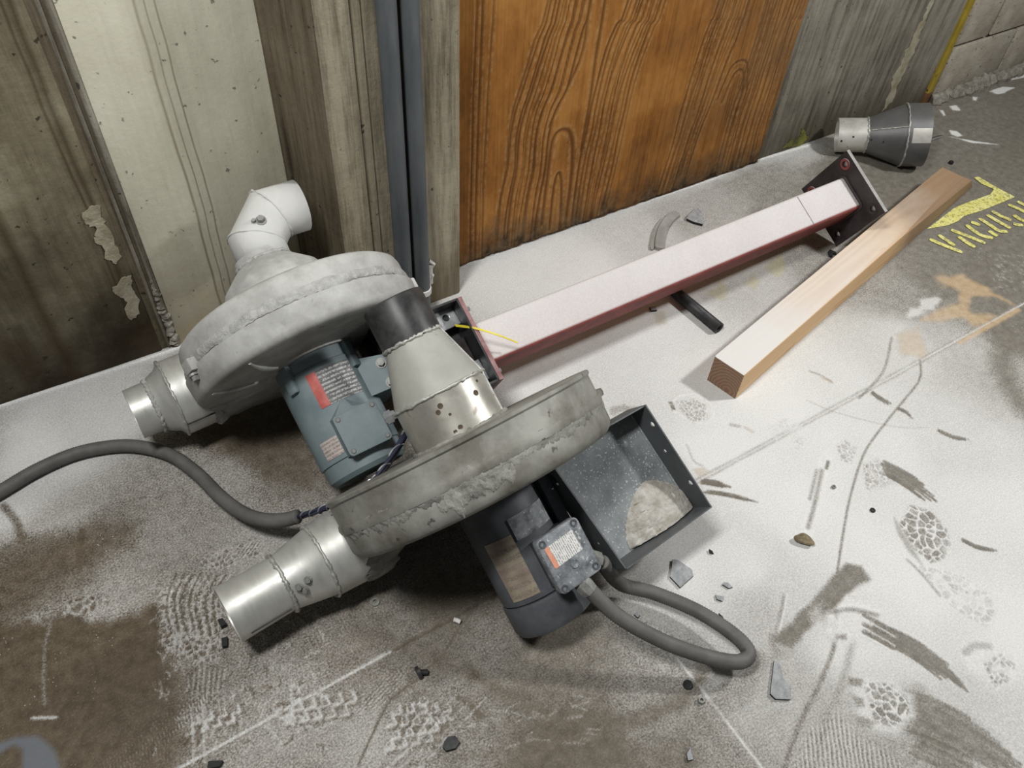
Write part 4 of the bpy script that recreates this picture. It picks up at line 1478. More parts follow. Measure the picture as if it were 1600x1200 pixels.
# ---------------------------------------------------------------- rear blower
A = thing('centrifugal_blower', 'dusty pale blower with white mitred elbow and blue grey motor, leaning by the wall', 'blower', FA.base, 'tipped over blowers')
L = FA.L
rfA = scroll(0.262, 0.275, 0.258, 0.256)
cas = casing(A, L, rfA, [(0.0, 0.05, -0.062), (1, -0.030, -0.062), (1, -0.012, -0.0605), (1, -0.004, -0.055), (1, 0.0, -0.046), (1, 0.004, -0.004),
                         (1, -0.005, -0.003), (1, -0.005, 0.046), (1, -0.008, 0.058), (1, -0.018, 0.066), (1, -0.05, 0.072), (0.0, 0.12, 0.088), (0.0, 0.05, 0.088)], M['alu_dusty'])
ragged('sealant_band', rfA, 0.0, 0.020, 0.0024, PI * 0.80, PI * 2.15, M['seal_white'], A, L, edge=0.003, jit=0.25)
for t, z in ((PI * 1.12, 0.0), (PI * 1.97, 0.004)):
    r = rfA(t)
    lug = box('clamp_lug', (-0.014, -0.018, -0.014), (0.016, 0.018, 0.014), M['alu_dusty'], A, bevel=0.004, mtx=L @ T(r * math.cos(t), r * math.sin(t), z) @ Matrix.Rotation(t, 4, 'Z'))
    bolt('lug_bolt', r * math.cos(t) * 1.03, r * math.sin(t) * 1.03, z - 0.016, 0.006, 0.016, M['bolt'], A, L, (0, 0, -1))
# shallow pressed ridges of the back plate
for k, t in enumerate((PI * 0.86, PI * 1.02, PI * 1.2)):
    pts = [((0.11 + 0.13 * q) * math.cos(t + 0.25 * q), (0.11 + 0.13 * q) * math.sin(t + 0.25 * q), -0.062) for q in np.linspace(0, 1, 8)]
    tube('pressed_ridge', pts, lambda i: 0.007 * (1 - abs(i / 7 - .4)), M['alu_dusty'], A, 8, 40, L)
# outlet duct and stub pipe
cy, cz = 0.155, 0.018
duct = loft('outlet_duct', [sq_ring(-0.02, 0.04, 0.245, -0.058, 0.062), sq_ring(-0.12, 0.055, 0.240, -0.058, 0.066), sq_ring(-0.17, 0.062, 0.238, -0.062, 0.085),
                            c_ring(-0.215, cy, cz, 0.090)], M['alu_dusty'], A, L)
lp = L @ T(0, cy, cz) @ Matrix.Rotation(-PI / 2, 4, 'Y')
pp = lathe('outlet_pipe', [(0.088, 0.205), (0.0885, 0.288), (0.084, 0.292), (0.074, 0.300), (0.066, 0.318), (0.060, 0.326), (0.059, 0.332), (0.0575, 0.375), (0.0545, 0.375),
                           (0.0545, 0.22)], M['pipe'], A, 56, 30, lp)
bead('weld_seam', 0.0885, 0.288, 0.003, M['weld'], A, lp)
bead('weld_seam', 0.060, 0.328, 0.0045, M['seal_white'], A, lp)
bead('weld_seam', 0.089, 0.214, 0.006, M['seal_white'], A, lp, jit=0.5)
ragged('sealant_collar', lambda t: 0.088, 0.196, 0.226, 0.007, 0, 2 * PI, M['seal_white'], A, lp, edge=0.005)
tube('lap_seam', [(0.0895 * math.cos(3.65), 0.0895 * math.sin(3.65), z) for z in (0.222, 0.25, 0.286)], 0.0012, M['black'], A, 6, None, lp)
# inlet cone and elbow
lathe('inlet_cone', [(0.135, 0.070), (0.128, 0.086), (0.117, 0.094), (0.116, 0.128), (0.110, 0.140), (0.070, 0.176), (0.062, 0.182), (0.061, 0.20)], M['alu_dusty'], A, 64, 30, L)
M['elbow'] = surf('white_dusted_elbow', (0.52, 0.52, 0.50), (0.64, 0.64, 0.62), 0.6, 0.25, 9, dust=0.62, bump=0.06, dustc=(0.69, 0.69, 0.675))
ctr = [(0.006, 0, 0.178), (0.010, 0, 0.238), (0.066, 0, 0.290), (0.140, 0, 0.288)]
elb, rings = miter_pipe('elbow', ctr, 0.0595, M['elbow'], A, L)
solidify(elb, 0.003)
ring_bead('weld_seam', rings[1], 0.0022, M['elbow'], A, L)
ring_bead('weld_seam', rings[2], 0.0030, M['elbow'], A, L)
bead('weld_seam', 0.063, 0.182, 0.0045, M['seal_white'], A, L)
bolt('test_plug', 0.038 - 0.012, -0.056, 0.258, 0.007, 0.016, M['bolt'], A, L, (-0.1, -1, 0.1))
bolt('test_plug', 0.028 - 0.016, -0.055, 0.262, 0.004, 0.010, M['bolt'], A, L, (-0.2, -1, 0.1))
# motor
motor = lathe('motor', [(0.0, -0.062), (0.088, -0.062), (0.090, -0.066), (0.090, -0.092), (0.0925, -0.094), (0.0925, -0.296), (0.089, -0.298), (0.088, -0.330), (0.080, -0.340), (0.0, -0.343)],
              M['teal'], A, 72, 30, L)
ML = Matrix.Identity(4)
lathe('mounting_face', [(0.07, -0.056), (0.100, -0.056), (0.100, -0.066), (0.07, -0.066)], M['alu_dusty'], motor, 64, 30, ML)
for t in (PI * 1.20, PI * 1.73, PI * 0.7, PI * 0.25):
    box('end_lug', (-0.004, -0.012, -0.128), (0.014, 0.012, -0.066), M['teal'], motor, bevel=0.004, mtx=T(0.089 * math.cos(t), 0.089 * math.sin(t), 0) @ Matrix.Rotation(t, 4, 'Z'))
M['plate_a'] = label_mat('printed_data_plate', (0.05, 0.05, 0.05), (0.45, 0.45, 0.44), pitch=0.0045, axis=2)
M['plate_red'] = surf('red_strip', (0.42, 0.06, 0.05), (0.58, 0.16, 0.13), 0.5, 0, 30)
M['plate_label'] = label_mat('faded_pink_label', (0.52, 0.44, 0.40), (0.28, 0.22, 0.2), pitch=0.004, axis=2)
cyl_patch('data_plate', 0.0925, PI * 1.5 - 0.30, PI * 1.5 + 0.55, -0.184, -0.106, 0.0012, M['plate_a'], motor, ML)
cyl_patch('red_plate_strip', 0.0925, PI * 1.5 - 0.54, PI * 1.5 - 0.302, -0.184, -0.106, 0.0012, M['plate_red'], motor, ML)
cyl_patch('warning_label', 0.0925, PI * 1.5 - 1.02, PI * 1.5 - 0.52, -0.286, -0.246, 0.001, M['plate_label'], motor, ML)
# raised saddle and cover of the terminal box
loft('box_saddle', [[(x * 1.0, y, z) for x, y, z in [(-0.045, -0.080, -0.300), (0.055, -0.075, -0.300), (0.055, -0.075, -0.214), (0.0, -0.09, -0.178), (-0.045, -0.080, -0.214)]],
                    [(-0.040, -0.104, -0.300), (0.050, -0.104, -0.300), (0.050, -0.104, -0.218), (0.006, -0.104, -0.208), (-0.040, -0.104, -0.218)]], M['teal'], motor, ML, 30, cap=True)
cov = prism('terminal_cover', rrect(-0.046, -0.306, 0.052, -0.214, 0.009), 0.0, 0.010, M['teal'], motor, mtx=T(0, -0.104, 0) @ Matrix.Rotation(PI / 2, 4, 'X'), bevel=0.002)
for x, z in ((-0.036, -0.224), (0.042, -0.224), (-0.036, -0.296), (0.042, -0.296)):
    o = lathe('cover_screw', [(0.0, 0.003), (0.004, 0.003), (0.0055, 0.001), (0.0055, -0.001)], M['bolt'], motor, 12, 30, T(x, -0.114, z) @ Matrix.Rotation(PI / 2, 4, 'X'))
lathe('conduit_fitting', [(0.0, 0.03), (0.010, 0.03), (0.012, 0.022), (0.016, 0.022), (0.016, 0.008), (0.012, 0.008), (0.012, -0.006)], M['zinc'], motor, 6, None,
      T(0.052, -0.096, -0.262) @ axis_to((1, -0.25, 0)))
# foot block and mounting plate on the right of the motor
loft('motor_foot', [[(0.060, -0.066, z) for z in (-0.20, -0.11)] + [(0.060, 0.066, z) for z in (-0.11, -0.20)],
                    [(0.126, -0.086, z) for z in (-0.205, -0.130)] + [(0.126, 0.072, z) for z in (-0.130, -0.205)]], M['teal'], motor, ML, 30, cap=True)
box('mounting_plate', (0.126, -0.150, -0.205), (0.132, 0.085, -0.020), M['bracket'], motor, bevel=0.001)
box('mounting_plate_flange', (0.132, -0.150, -0.205), (0.146, -0.146, -0.020), M['plate_edge'], motor, bevel=0.001)
for z in (-0.145, -0.192):
    bolt('foot_bolt', 0.112, -0.080, z, 0.007, 0.014, M['bolt'], motor, ML, (-0.3, -1, 0))

# ---------------------------------------------------------------- front blower
B = thing('centrifugal_blower', 'grey blower with black rubber sleeve on its inlet and charcoal motor, in front', 'blower', FB.base, 'tipped over blowers')
L = FB.L
LC = FC.L.copy()
for i in range(2):
    LC[i][3] += FC.base[i] - FB.base[i]
rfB = scroll(0.279, 0.284, 0.272, 0.276)
casing(B, LC, rfB, [(0.0, 0.05, -0.062), (1, -0.03, -0.062), (1, -0.012, -0.0595), (1, -0.004, -0.053), (1, 0.0, -0.043), (1, 0.001, -0.004), (1, 0.0005, -0.003),
                    (1, 0.0005, 0.050), (1, 0.004, 0.0535), (1, 0.0045, 0.059), (1, 0.002, 0.0605), (0.0, 0.12, 0.0595), (0.0, 0.05, 0.0595)], M['alu'])


def flB(t):
    d = min(abs(t), abs(t - 2 * PI))
    return rfB(t) + 0.003 + 0.042 * math.exp(-(d / 0.15) ** 4)


V, Fc = [], []
seg = 96
for (k, z) in ((-0.02, -0.006), (0.0, -0.006), (0.002, 0.002), (0.0, 0.010), (-0.02, 0.010)):
    for i in range(seg):
        t = 2 * PI * i / seg
        V.append(((flB(t) + k) * math.cos(t), (flB(t) + k) * math.sin(t), z))
for j in range(4):
    for i in range(seg):
        Fc.append((j * seg + i, j * seg + (i + 1) % seg, (j + 1) * seg + (i + 1) % seg, (j + 1) * seg + i))
mesh_obj('seam_flange', V, Fc, M['alu'], B, 40, LC)
ragged('sealant_band', rfB, -0.022, 0.012, 0.0055, PI * 1.02, PI * 1.72, M['seal'], B, LC, edge=0.008, jit=0.22)
ragged('sealant_smear', rfB, -0.040, -0.012, 0.0062, PI * 1.30, PI * 1.46, M['seal'], B, LC, edge=0.009, seg=70, jit=0.25)
ragged('sealant_smear', rfB, -0.024, 0.006, 0.005, PI * 1.70, PI * 1.90, M['seal'], B, LC, edge=0.006, seg=80, jit=0.2)
bolt('flange_bolt', 0.300, -0.03, 0.010, 0.005, 0.016, M['bolt'], B, LC)
# outlet
cy, cz = 0.160, -0.038
loft('outlet_duct', [sq_ring(-0.02, 0.03, 0.250, -0.060, 0.050), sq_ring(-0.12, 0.045, 0.246, -0.062, 0.050), sq_ring(-0.20, 0.066, 0.244, -0.095, 0.046),
                     c_ring(-0.245, cy, cz, 0.083)], M['alu'], B, L)
lp = L @ T(0, cy, cz) @ Matrix.Rotation(-PI / 2, 4, 'Y')
lathe('outlet_pipe', [(0.083, 0.235), (0.0765, 0.326), (0.073, 0.330), (0.0575, 0.405), (0.0565, 0.412), (0.0575, 0.52), (0.0545, 0.52), (0.0535, 0.41), (0.06, 0.3), (0.06, 0.24)],
      M['pipe'], B, 64, 30, lp)
bead('weld_seam', 0.0765, 0.327, 0.0035, M['weld'], B, lp)
bead('weld_seam', 0.0585, 0.408, 0.0042, M['weld'], B, lp)
ragged('sealant_collar', lambda t: 0.086 - 0.0, 0.200, 0.262, 0.004, 0, 2 * PI, M['seal'], B, lp, edge=0.010, jit=0.25)
for (t, z) in ((4.55, 0.372), (4.35, 0.385), (4.5, 0.392)):
    bolt('pipe_rivet', 0.066 * math.cos(t), 0.066 * math.sin(t), z, 0.0045, 0.009, M['bolt'], B, lp, (math.cos(t), math.sin(t), 0.2))
tube('lap_seam', [(0.0582 * math.cos(3.75), 0.0582 * math.sin(3.75), z) for z in (0.418, 0.46, 0.50)], 0.0008, M['black'], B, 6, None, lp)
# inlet: collar, cone, rubber sleeve
lathe('inlet_collar', [(0.112, 0.046), (0.104, 0.056), (0.0965, 0.064), (0.0955, 0.150), (0.094, 0.152)], M['collar'], B, 72, 30, L)
bead('collar_foot', 0.0985, 0.060, 0.0055, M['seal'], B, L, jit=0.4)
lathe('inlet_cone', [(0.0965, 0.148), (0.096, 0.154), (0.060, 0.262), (0.059, 0.270), (0.056, 0.270)], M['cone'], B, 72, 30, L)
bead('weld_seam', 0.0965, 0.151, 0.0035, M['weld'], B, L)
bead('crimped_lip', 0.0605, 0.265, 0.0038, M['weld'], B, L)
for t in (PI * 1.78,):
    tube('lap_seam', [((0.097 - 0.036 * q) * math.cos(t + .02 * q), (0.097 - 0.036 * q) * math.sin(t + .02 * q), 0.152 + 0.112 * q) for q in np.linspace(0, 1, 8)], 0.0022, M['weld'], B, 7, 40, L)
    tube('lap_seam', [(0.0968 * math.cos(t), 0.0968 * math.sin(t), z) for z in np.linspace(0.066, 0.15, 8)], 0.0025, M['weld'], B, 7, 40, L)
M['spot'] = surf('rust_spot', (0.05, 0.035, 0.02), (0.12, 0.09, 0.06), 0.8, 0, 60)
for (t, z, s_) in ((PI * 1.60, 0.118, 0.006), (PI * 1.32, 0.118, 0.005), (PI * 1.35, 0.127, 0.0055), (PI * 1.38, 0.105, 0.003), (PI * 1.66, 0.137, 0.003), (PI * 1.40, 0.075, 0.005), (PI * 1.36, 0.072, 0.004)):
    lathe('rust_pit', [(0.0, 0.001), (s_, 0.0008), (s_, -0.002)], M['spot'], B, 12, None, L @ T(0.0955 * math.cos(t), 0.0955 * math.sin(t), z) @ axis_to((math.cos(t), math.sin(t), 0)))
lathe('rubber_sleeve', [(0.0600, 0.262), (0.0625, 0.264), (0.0625, 0.348), (0.0605, 0.352), (0.054, 0.352), (0.053, 0.30), (0.053, 0.27)], M['rubber'], B, 72, 30, L)
# motor
motor = lathe('motor', [(0.0, -0.066), (0.082, -0.066), (0.083, -0.07), (0.083, -0.280), (0.078, -0.284), (0.070, -0.287), (0.0, -0.287)], M['charcoal'], B, 72, 30, L)
lathe('fan_cover', [(0.070, -0.282), (0.0845, -0.284), (0.086, -0.290), (0.086, -0.336), (0.080, -0.348), (0.0, -0.350)], M['charcoal'], motor, 72, 30, ML)
M['plate_b'] = label_mat('rusty_data_plate', (0.34, 0.29, 0.19), (0.20, 0.16, 0.10), pitch=0.009, axis=2, rust=(0.14, 0.07, 0.03))
cyl_patch('data_plate', 0.083, PI * 1.5 - 1.15, PI * 1.5 - 0.42, -0.270, -0.148, 0.0012, M['plate_b'], motor, ML)
cyl_patch('data_plate', 0.083, PI * 1.5 - 0.35, PI * 1.5 + 0.75, -0.165, -0.120, 0.002, M['jbox'], motor, ML)
# terminal box with warning label
loft('box_neck', [[(-0.012, -0.070, z) for z in (-0.272, -0.180)] + [(0.068, -0.055, z) for z in (-0.180, -0.272)],
                  [(-0.012, -0.112, z) for z in (-0.272, -0.180)] + [(0.068, -0.112, z) for z in (-0.180, -0.272)]], M['charcoal'], motor, ML, 30, cap=True)
prism('terminal_cover', rrect(-0.020, -0.284, 0.078, -0.172, 0.010), 0.0, 0.022, M['jbox'], motor, mtx=T(0, -0.110, 0) @ Matrix.Rotation(PI / 2, 4, 'X'), bevel=0.003)
for x, z in ((-0.010, -0.183), (0.066, -0.181), (0.066, -0.272), (-0.010, -0.274)):
    lathe('cover_screw', [(0.0, -0.001), (0.0035, -0.001), (0.0045, 0.0022), (0.007, 0.0022), (0.007, -0.002)], M['charcoal'], motor, 14, 30, T(x, -0.132, z) @ Matrix.Rotation(PI / 2, 4, 'X'))
lathe('cover_boss', [(0.0, 0.001), (0.0065, 0.001), (0.0075, 0.002), (0.0085, 0.001), (0.0085, -0.002)], M['jbox'], motor, 20, 30, T(0.030, -0.132, -0.246) @ Matrix.Rotation(PI / 2, 4, 'X'))
M['warn'] = label_mat('white_warning_label', (0.82, 0.81, 0.78), (0.30, 0.30, 0.30), (0.78, 0.28, 0.14), pitch=0.0022, axis=0, stripe_lo=-0.04, stripe_hi=-0.0245)
prism('warning_label', rrect(-0.034, -0.021, 0.034, 0.021, 0.003), 0.0, 0.0008, M['warn'], motor, mtx=T(0.024, -0.1322, -0.212) @ Matrix.Rotation(-0.04, 4, 'Y') @ Matrix.Rotation(PI / 2, 4, 'X'))
lathe('conduit_fitting', [(0.0, 0.03), (0.012, 0.03), (0.0165, 0.026), (0.018, 0.018), (0.018, 0.002), (0.014, 0.0), (0.014, -0.012)], M['bolt'], motor, 8, None, T(0.030, -0.118, -0.284) @ axis_to((0.35, 0, -1)))
lathe('conduit_fitting', [(0.0, 0.03), (0.012, 0.03), (0.0165, 0.026), (0.018, 0.018), (0.018, 0.002), (0.014, 0.0), (0.014, -0.012)], M['bolt'], motor, 8, None, T(0.074, -0.100, -0.262) @ axis_to((1, 0.35, -0.7)))
# steel mounting tray bolted to the motor's side, open towards the camera
RIM, FLO = -0.100, -0.032
TL, TR, BR, BL = (0.098, -0.060), (0.350, -0.066), (0.379, -0.318), (0.137, -0.320)
ft = 0.003


def tray_wall(name, a, b, holes=(), y0=RIM, y1=FLO, mat=None):
    """sheet standing on the line a-b of the tray (x, z), from depth y1 up to the rim y0"""
    a, b = np.array(a), np.array(b)
    Ln = np.linalg.norm(b - a)
    d = (b - a) / Ln
    mx = Matrix(((d[0], 0, d[1], a[0]), (0, 1, 0, 0), (d[1], 0, -d[0], a[1]), (0, 0, 0, 1)))
    return prism(name, [(0, y0), (Ln, y0), (Ln, y1 + 0.002), (0, y1 + 0.002)], 0, ft, mat or M['sheet'], tray_root, holes=holes, mtx=mx)


tray_root = mesh_obj('mounting_tray', [(p[0], y, p[1]) for y in (FLO, FLO + ft) for p in (TL, TR, BR, BL)],
                     [(0, 1, 2, 3), (4, 5, 6, 7), (0, 1, 5, 4), (1, 2, 6, 5), (2, 3, 7, 6), (3, 0, 4, 7)], M['tray'], B, None, L)
tray_wall('tray_wall', TL, BL, holes=[ngon(0.055, -0.070, 0.0035, 10), ngon(0.20, -0.066, 0.0035, 10)])
tray_wall('tray_wall', TR, BR, holes=[ngon(0.045, -0.083, 0.0062, 12), ngon(0.192, -0.084, 0.0062, 12), ngon(0.11, -0.068, 0.0045, 10)])
tray_wall('tray_wall', BL, BR)
tray_wall('tray_wall', TL, TR, y0=RIM + 0.004)
# folded lips
for a, b_ in ((TR, BR),):
    tube('tray_fold', [(a[0] - 0.004, FLO - 0.002, a[1]), (b_[0] - 0.004, FLO - 0.002, b_[1])], 0.0022, M['tray'], tray_root, 8, 60, ML)
box('foot_flange', (0.074, -0.060, -0.285), (0.100, 0.060, -0.075), M['charcoal'], motor, bevel=0.003)
for z in (-0.105, -0.245):
    bolt('foot_bolt', 0.100, -0.064, z, 0.007, 0.012, M['black'], motor, ML, (1, -0.6, 0))
# heap of powder in the corner of the tray
def heap():
    V, Fc = [], []
    n = 34
    for i in range(n + 1):
        for j in range(n + 1):
            q, s = i / n, j / n
            x = BL[0] + 0.008 + (BR[0] - BL[0] - 0.016) * q
            z = BL[1] + 0.005 + 0.105 * s
            edge = 1 - ((q - 0.66) / 0.42) ** 2 - (s / (0.92 - 0.55 * abs(q - 0.7))) ** 2 * 0.9
            h = max(0.0, edge) ** 0.7 * 0.030
            h += (random.uniform(-1, 1) * (0.0034 if q < 0.6 else 0.0014) if h > 0.003 else 0)
            V.append((x, FLO - 0.0006 - h if h > 0 else FLO + 0.002, z))
    for i in range(n):
        for j in range(n):
            a = i * (n + 1) + j
            Fc.append((a, a + 1, a + n + 2, a + n + 1))
    V = [tuple(FB.L @ Vector(p)) for p in V]
    o = mesh_obj('powder_heap', V, Fc, M['pile'], None, 60)
    o.location = FB.base
    return tag(o, 'sandy grey heap of powder in the corner of the steel tray', 'powder', kind='stuff')


heap()
# ================================================================ CONDUITS AND WIRES
def ribbed(name, path, r, mat, label, cat, pitch=0.005, amp=0.045, group=None):
    P = spline(path, 24)
    # resample evenly
    d = [0.0]
    for i in range(1, len(P)):
        d.append(d[-1] + np.linalg.norm(P[i] - P[i - 1]))
    n = int(d[-1] / (pitch / 2))
    arr = np.array(P)
    t = np.linspace(0, d[-1], n)
    Q = np.stack([np.interp(t, d, arr[:, k]) for k in range(3)], 1)
    o = tube(name, list(Q), lambda i: r * (1 + amp * (1 if i % 2 else -1)), mat, None, 14, 70)
    return tag(o, label, cat, group)


def raised(pts):
    return [fp((x, y), z) for x, y, z in pts]


ribbed('flexible_conduit', raised([(-90, 822, .019), (0, 768, .019), (60, 733, .019), (120, 708, .019), (180, 697, .019), (225, 699, .019), (270, 713, .019), (310, 742, .022),
                                   (345, 777, .030), (380, 802, .045), (410, 812, .062), (440, 813, .080), (466, 807, .098)]),
       0.0150, M['conduit'], 'long grey flexible conduit snaking in from the left to the rear motor', 'conduit')
st = FB.w(0.036, -0.118, -0.300)
e2 = FB.w(0.100, -0.091, -0.285)
loop = [st] + raised([(965, 962, .135), (1030, 999, .098), (1090, 1022, .070), (1135, 1033, .058), (1160, 1033, .052), (1170, 1021, .050), (1158, 1002, .050), (1125, 976, .048),
                      (1080, 950, .044), (1020, 926, .044), (970, 912, .055)]) + [e2]
ribbed('flexible_conduit', loop, 0.0146, M['conduit'], 'short grey flexible conduit looping out from the charcoal motor', 'conduit')
# wires leaving the torn end of the long conduit
wires = thing('wire_bundle', 'torn blue and black wires wrapped in bright armour strip under the rear motor', 'wire', tuple(fp((540, 785), 0)))
o0 = np.array(wires.location)
s0 = FA.w(0.085, -0.104, -0.263)
core = [s0] + [FA.w(0.098, -0.115, -0.295)] + raised([(598, 735, .20), (572, 760, .172), (540, 780, .150), (505, 795, .122), (468, 806, .099)])
cs = spline(core, 12)
for k, mm in enumerate(('wire_blue', 'wire_black', 'wire_blue')):
    pts = []
    for i, p in enumerate(cs):
        a = i * 0.16 + k * 2.1
        pts.append(p - o0 + 0.0045 * np.array([math.cos(a), 0.3 * math.sin(a), math.sin(a)]))
    tube('wire', pts, 0.0042, M[mm], wires, 8)
pts = []
fine_cs = spline(core, 40)
for i, p in enumerate(fine_cs):
    a = i * 0.42
    pts.append(p - o0 + 0.0088 * np.array([math.cos(a), 0.3 * math.sin(a), math.sin(a)]))
tube('armour_strip', pts, 0.0018, M['foil'], wires, 6)

# ================================================================ STEEL POST
P0 = np.array([0.683, 1.153, 0.161])
P1 = np.array([1.987, 1.184, 0.147])
ax = (P1 - P0) / np.linalg.norm(P1 - P0)
U = np.array([0.01968213, -0.44832443, 0.89365419])
S = np.array([-0.01637378, 0.89356293, 0.44863927])
S = S - ax * (S @ ax)
S /= np.linalg.norm(S)
U = np.cross(ax, S)
U = U if U[2] > 0 else -U
S = np.cross(U, ax)
post = thing('steel_post', 'red primed square steel post white with powder, lying with a bolt plate at each end', 'post', (P0[0], P0[1], 0))
PL = frame_mtx(ax, S, U, P0 - np.array([P0[0], P0[1], 0]))
LEN = float(np.linalg.norm(P1 - P0))
# red primer, powdered on the upward face
mt, nt, b = new_mat('powdered_red_primer')
N = NT(nt)
v = N.coords()
red = N.ramp(N.noise(v, 18, 6, 0.65), [(0.3, (0.16, 0.022, 0.018)), (0.7, (0.30, 0.055, 0.045))])
geo = N.node('ShaderNodeNewGeometry')
nz = N.sep(geo.outputs['Normal'])[2]
xx = N.sep(v)[0]
thick = N.math('MULTIPLY_ADD', N.math('ABSOLUTE', N.math('SUBTRACT', xx, 0.55)), -0.80, 1.26)
gr = N.math('MULTIPLY_ADD', N.noise(v, 300, 3, 0.7), 0.9, -0.45)
pf = N.math('ADD', thick, N.math('MULTIPLY', gr, 0.45))
pf = N.math('MULTIPLY', pf, N.ramp(nz, [(0.50, 0.04), (0.86, 1.0)]), clamp=True)
N.link(N.mix(pf, red, N.ramp(N.noise(v, 6, 4), [(0.3, (0.72, 0.71, 0.70)), (0.7, (0.78, 0.775, 0.77))])), b.inputs['Base Color'])
b.inputs['Roughness'].default_value = 0.7
N.bump(N.noise(v, 200, 4), 0.2, 0.001, b)
M['primer'] = mt
M['primer_dull'] = surf('scuffed_red_primer', (0.22, 0.10, 0.10), (0.38, 0.24, 0.23), 0.7, 0, 40, bump=0.1)
w = 0.052
bmt = rrect(-w, -w, w, w, 0.010, 5)
tubeM = Matrix(((0, 0, 1, 0), (1, 0, 0, 0), (0, 1, 0, 0), (0, 0, 0, 1)))
prism('tube', bmt, -0.016, LEN - 0.012, M['primer'], post, holes=[rrect(-w + .005, -w + .005, w - .005, w - .005, 0.006, 3)], mtx=PL @ tubeM, smooth=40)
tube('weld_line', [(LEN * 0.835, y, w + 0.0005) for y in np.linspace(-w + .006, w - .006, 8)], 0.0013, M['plate_edge'], post, 6, 40, PL)
s = 0.107
hl = [(-.078, -.078), (.078, -.078), (.078, .078), (-.078, .078)]
bp = prism('base_plate', [(-s, -s), (s, -s), (s, s), (-s, s)], LEN - 0.012, LEN, [M['plate_dark'], M['plate_edge']], post, holes=[ngon(x, y, 0.0095, 14) for x, y in hl], mtx=PL @ tubeM)
for p in bp.data.polygons:
    if p.normal.y > 0.9 and abs(p.center.y - s) < 1e-3:
        p.material_index = 1
tube('fillet_weld', [(LEN - 0.014, y, z) for y, z in rrect(-w - .002, -w - .002, w + .002, w + .002, 0.012, 4)], 0.0055, M['plate_dark'], post, 8, 50, PL, closed=True)
for i, (y, z) in enumerate(hl):
    lathe('hole_washer', [(0.0095, 0.0012), (0.0165, 0.0010), (0.0175, -0.0005)], M['primer'] if i in (1, 2) else M['plate_dark'], post, 18, None, PL @ T(LEN - 0.013, y, z) @ axis_to((-1, 0, 0)))
ep = prism('end_plate', [(-s, -s), (s, -s), (s, s), (-s, s)], -0.025, -0.015, M['primer_dull'], post, holes=[ngon(x, y, 0.007, 12) for x, y in hl], mtx=PL @ tubeM)
for y, z in ((-.082, .085), (.078, .09)):
    bolt('plate_bolt', -0.015, y, z, 0.005, 0.012, M['zinc'], post, PL, (1, 0, 0))
# open channel bolted behind the end plate, with two square washers in it
box('channel_web', (-0.160, -s, 0.020), (-0.028, s, 0.026), M['bracket'], post, mtx=PL)
box('channel_flange', (-0.160, s - 0.005, 0.020), (-0.028, s, s), M['bracket'], post, mtx=PL)
box('channel_flange', (-0.160, -s, 0.020), (-0.028, -s + 0.005, s), M['bracket'], post, mtx=PL)
box('channel_back', (-0.030, -s, 0.020), (-0.0255, s, s), M['bracket'], post, mtx=PL)
box('gusset', (-0.062, -0.030, 0.024), (-0.032, 0.032, 0.048), M['plate_dark'], post, mtx=PL, bevel=0.002)
for y in (0.084, -0.062):
    prism('square_washer', [(-.026, -.026), (.026, -.026), (.026, .026), (-.026, .026)], 0.058, 0.066, M['zinc'], post, holes=[ngon(0, 0, 0.0085, 16)], mtx=PL @ T(-0.056, y, 0) @ Matrix.Rotation(0.06, 4, 'Z'), bevel=0.001)
    box('washer_spacer', (-.018, -.018, 0.025), (.018, .018, 0.058), M['bracket'], post, mtx=PL @ T(-0.056, y, 0))
# yellow cable tie
tie = [PL @ Vector((-0.046, 0.058, 0.0695)), PL @ Vector((-0.035, 0.042, 0.090)), PL @ Vector((-0.020, 0.022, 0.1105)), PL @ Vector((0.020, -0.008, 0.106)), PL @ Vector((0.066, -0.040, 0.088))]
tc = spline([tuple(p) for p in tie], 8)
V, Fc = [], []
sd = np.array(S) * 0.0035
for i, p in enumerate(tc):
    k = 1.0 - 0.35 * (i / len(tc))
    for dz in (0, 0.0012):
        V.append(p + sd * k + U * dz)
        V.append(p - sd * k + U * dz)
for i in range(len(tc) - 1):
    a = i * 4
    Fc += [(a, a + 1, a + 5, a + 4), (a + 2, a + 6, a + 7, a + 3), (a, a + 4, a + 6, a + 2), (a + 1, a + 3, a + 7, a + 5)]
Fc += [(0, 2, 3, 1), (len(V) - 4, len(V) - 3, len(V) - 1, len(V) - 2)]
tieo = mesh_obj('cable_tie', V, Fc, M['yellow'])
tieo.location = (P0[0], P0[1], 0)
tag(tieo, 'yellow plastic cable tie hooked on the square washer at the post end', 'cable tie')

# ================================================================ TIMBER
mt, nt, b = new_mat('sawn_fir')
N = NT(nt)
v = N.coords()
sx, sy, sz = N.sep(v)
c_ = N.node('ShaderNodeCombineXYZ')
N.link(N.math('MULTIPLY', N.math('SUBTRACT', sx, 0.2), 0.05), c_.inputs[0])
N.link(N.math('SUBTRACT', sy, 0.030), c_.inputs[1])
N.link(N.math('SUBTRACT', sz, 0.012), c_.inputs[2])
ln = N.node('ShaderNodeVectorMath', operation='LENGTH')
N.link(c_.outputs[0], ln.inputs[0])
wv = N.math('MULTIPLY_ADD', N.noise(N.coords((0.6, 6, 6)), 2.5, 4), 0.02, -0.01)
ring = N.math('MULTIPLY_ADD', N.math('SINE', N.math('MULTIPLY', N.math('ADD', ln.outputs['Value'], wv), 2 * PI / 0.0085)), 0.5, 0.5)
wood = N.mix(ring, (0.76, 0.53, 0.30), (0.66, 0.41, 0.20))
endf = N.math('LESS_THAN', sx, 0.0006)
wood = N.mix(endf, wood, N.mix(N.math('POWER', ring, 0.7), (0.30, 0.185, 0.115), (0.20, 0.115, 0.070)))
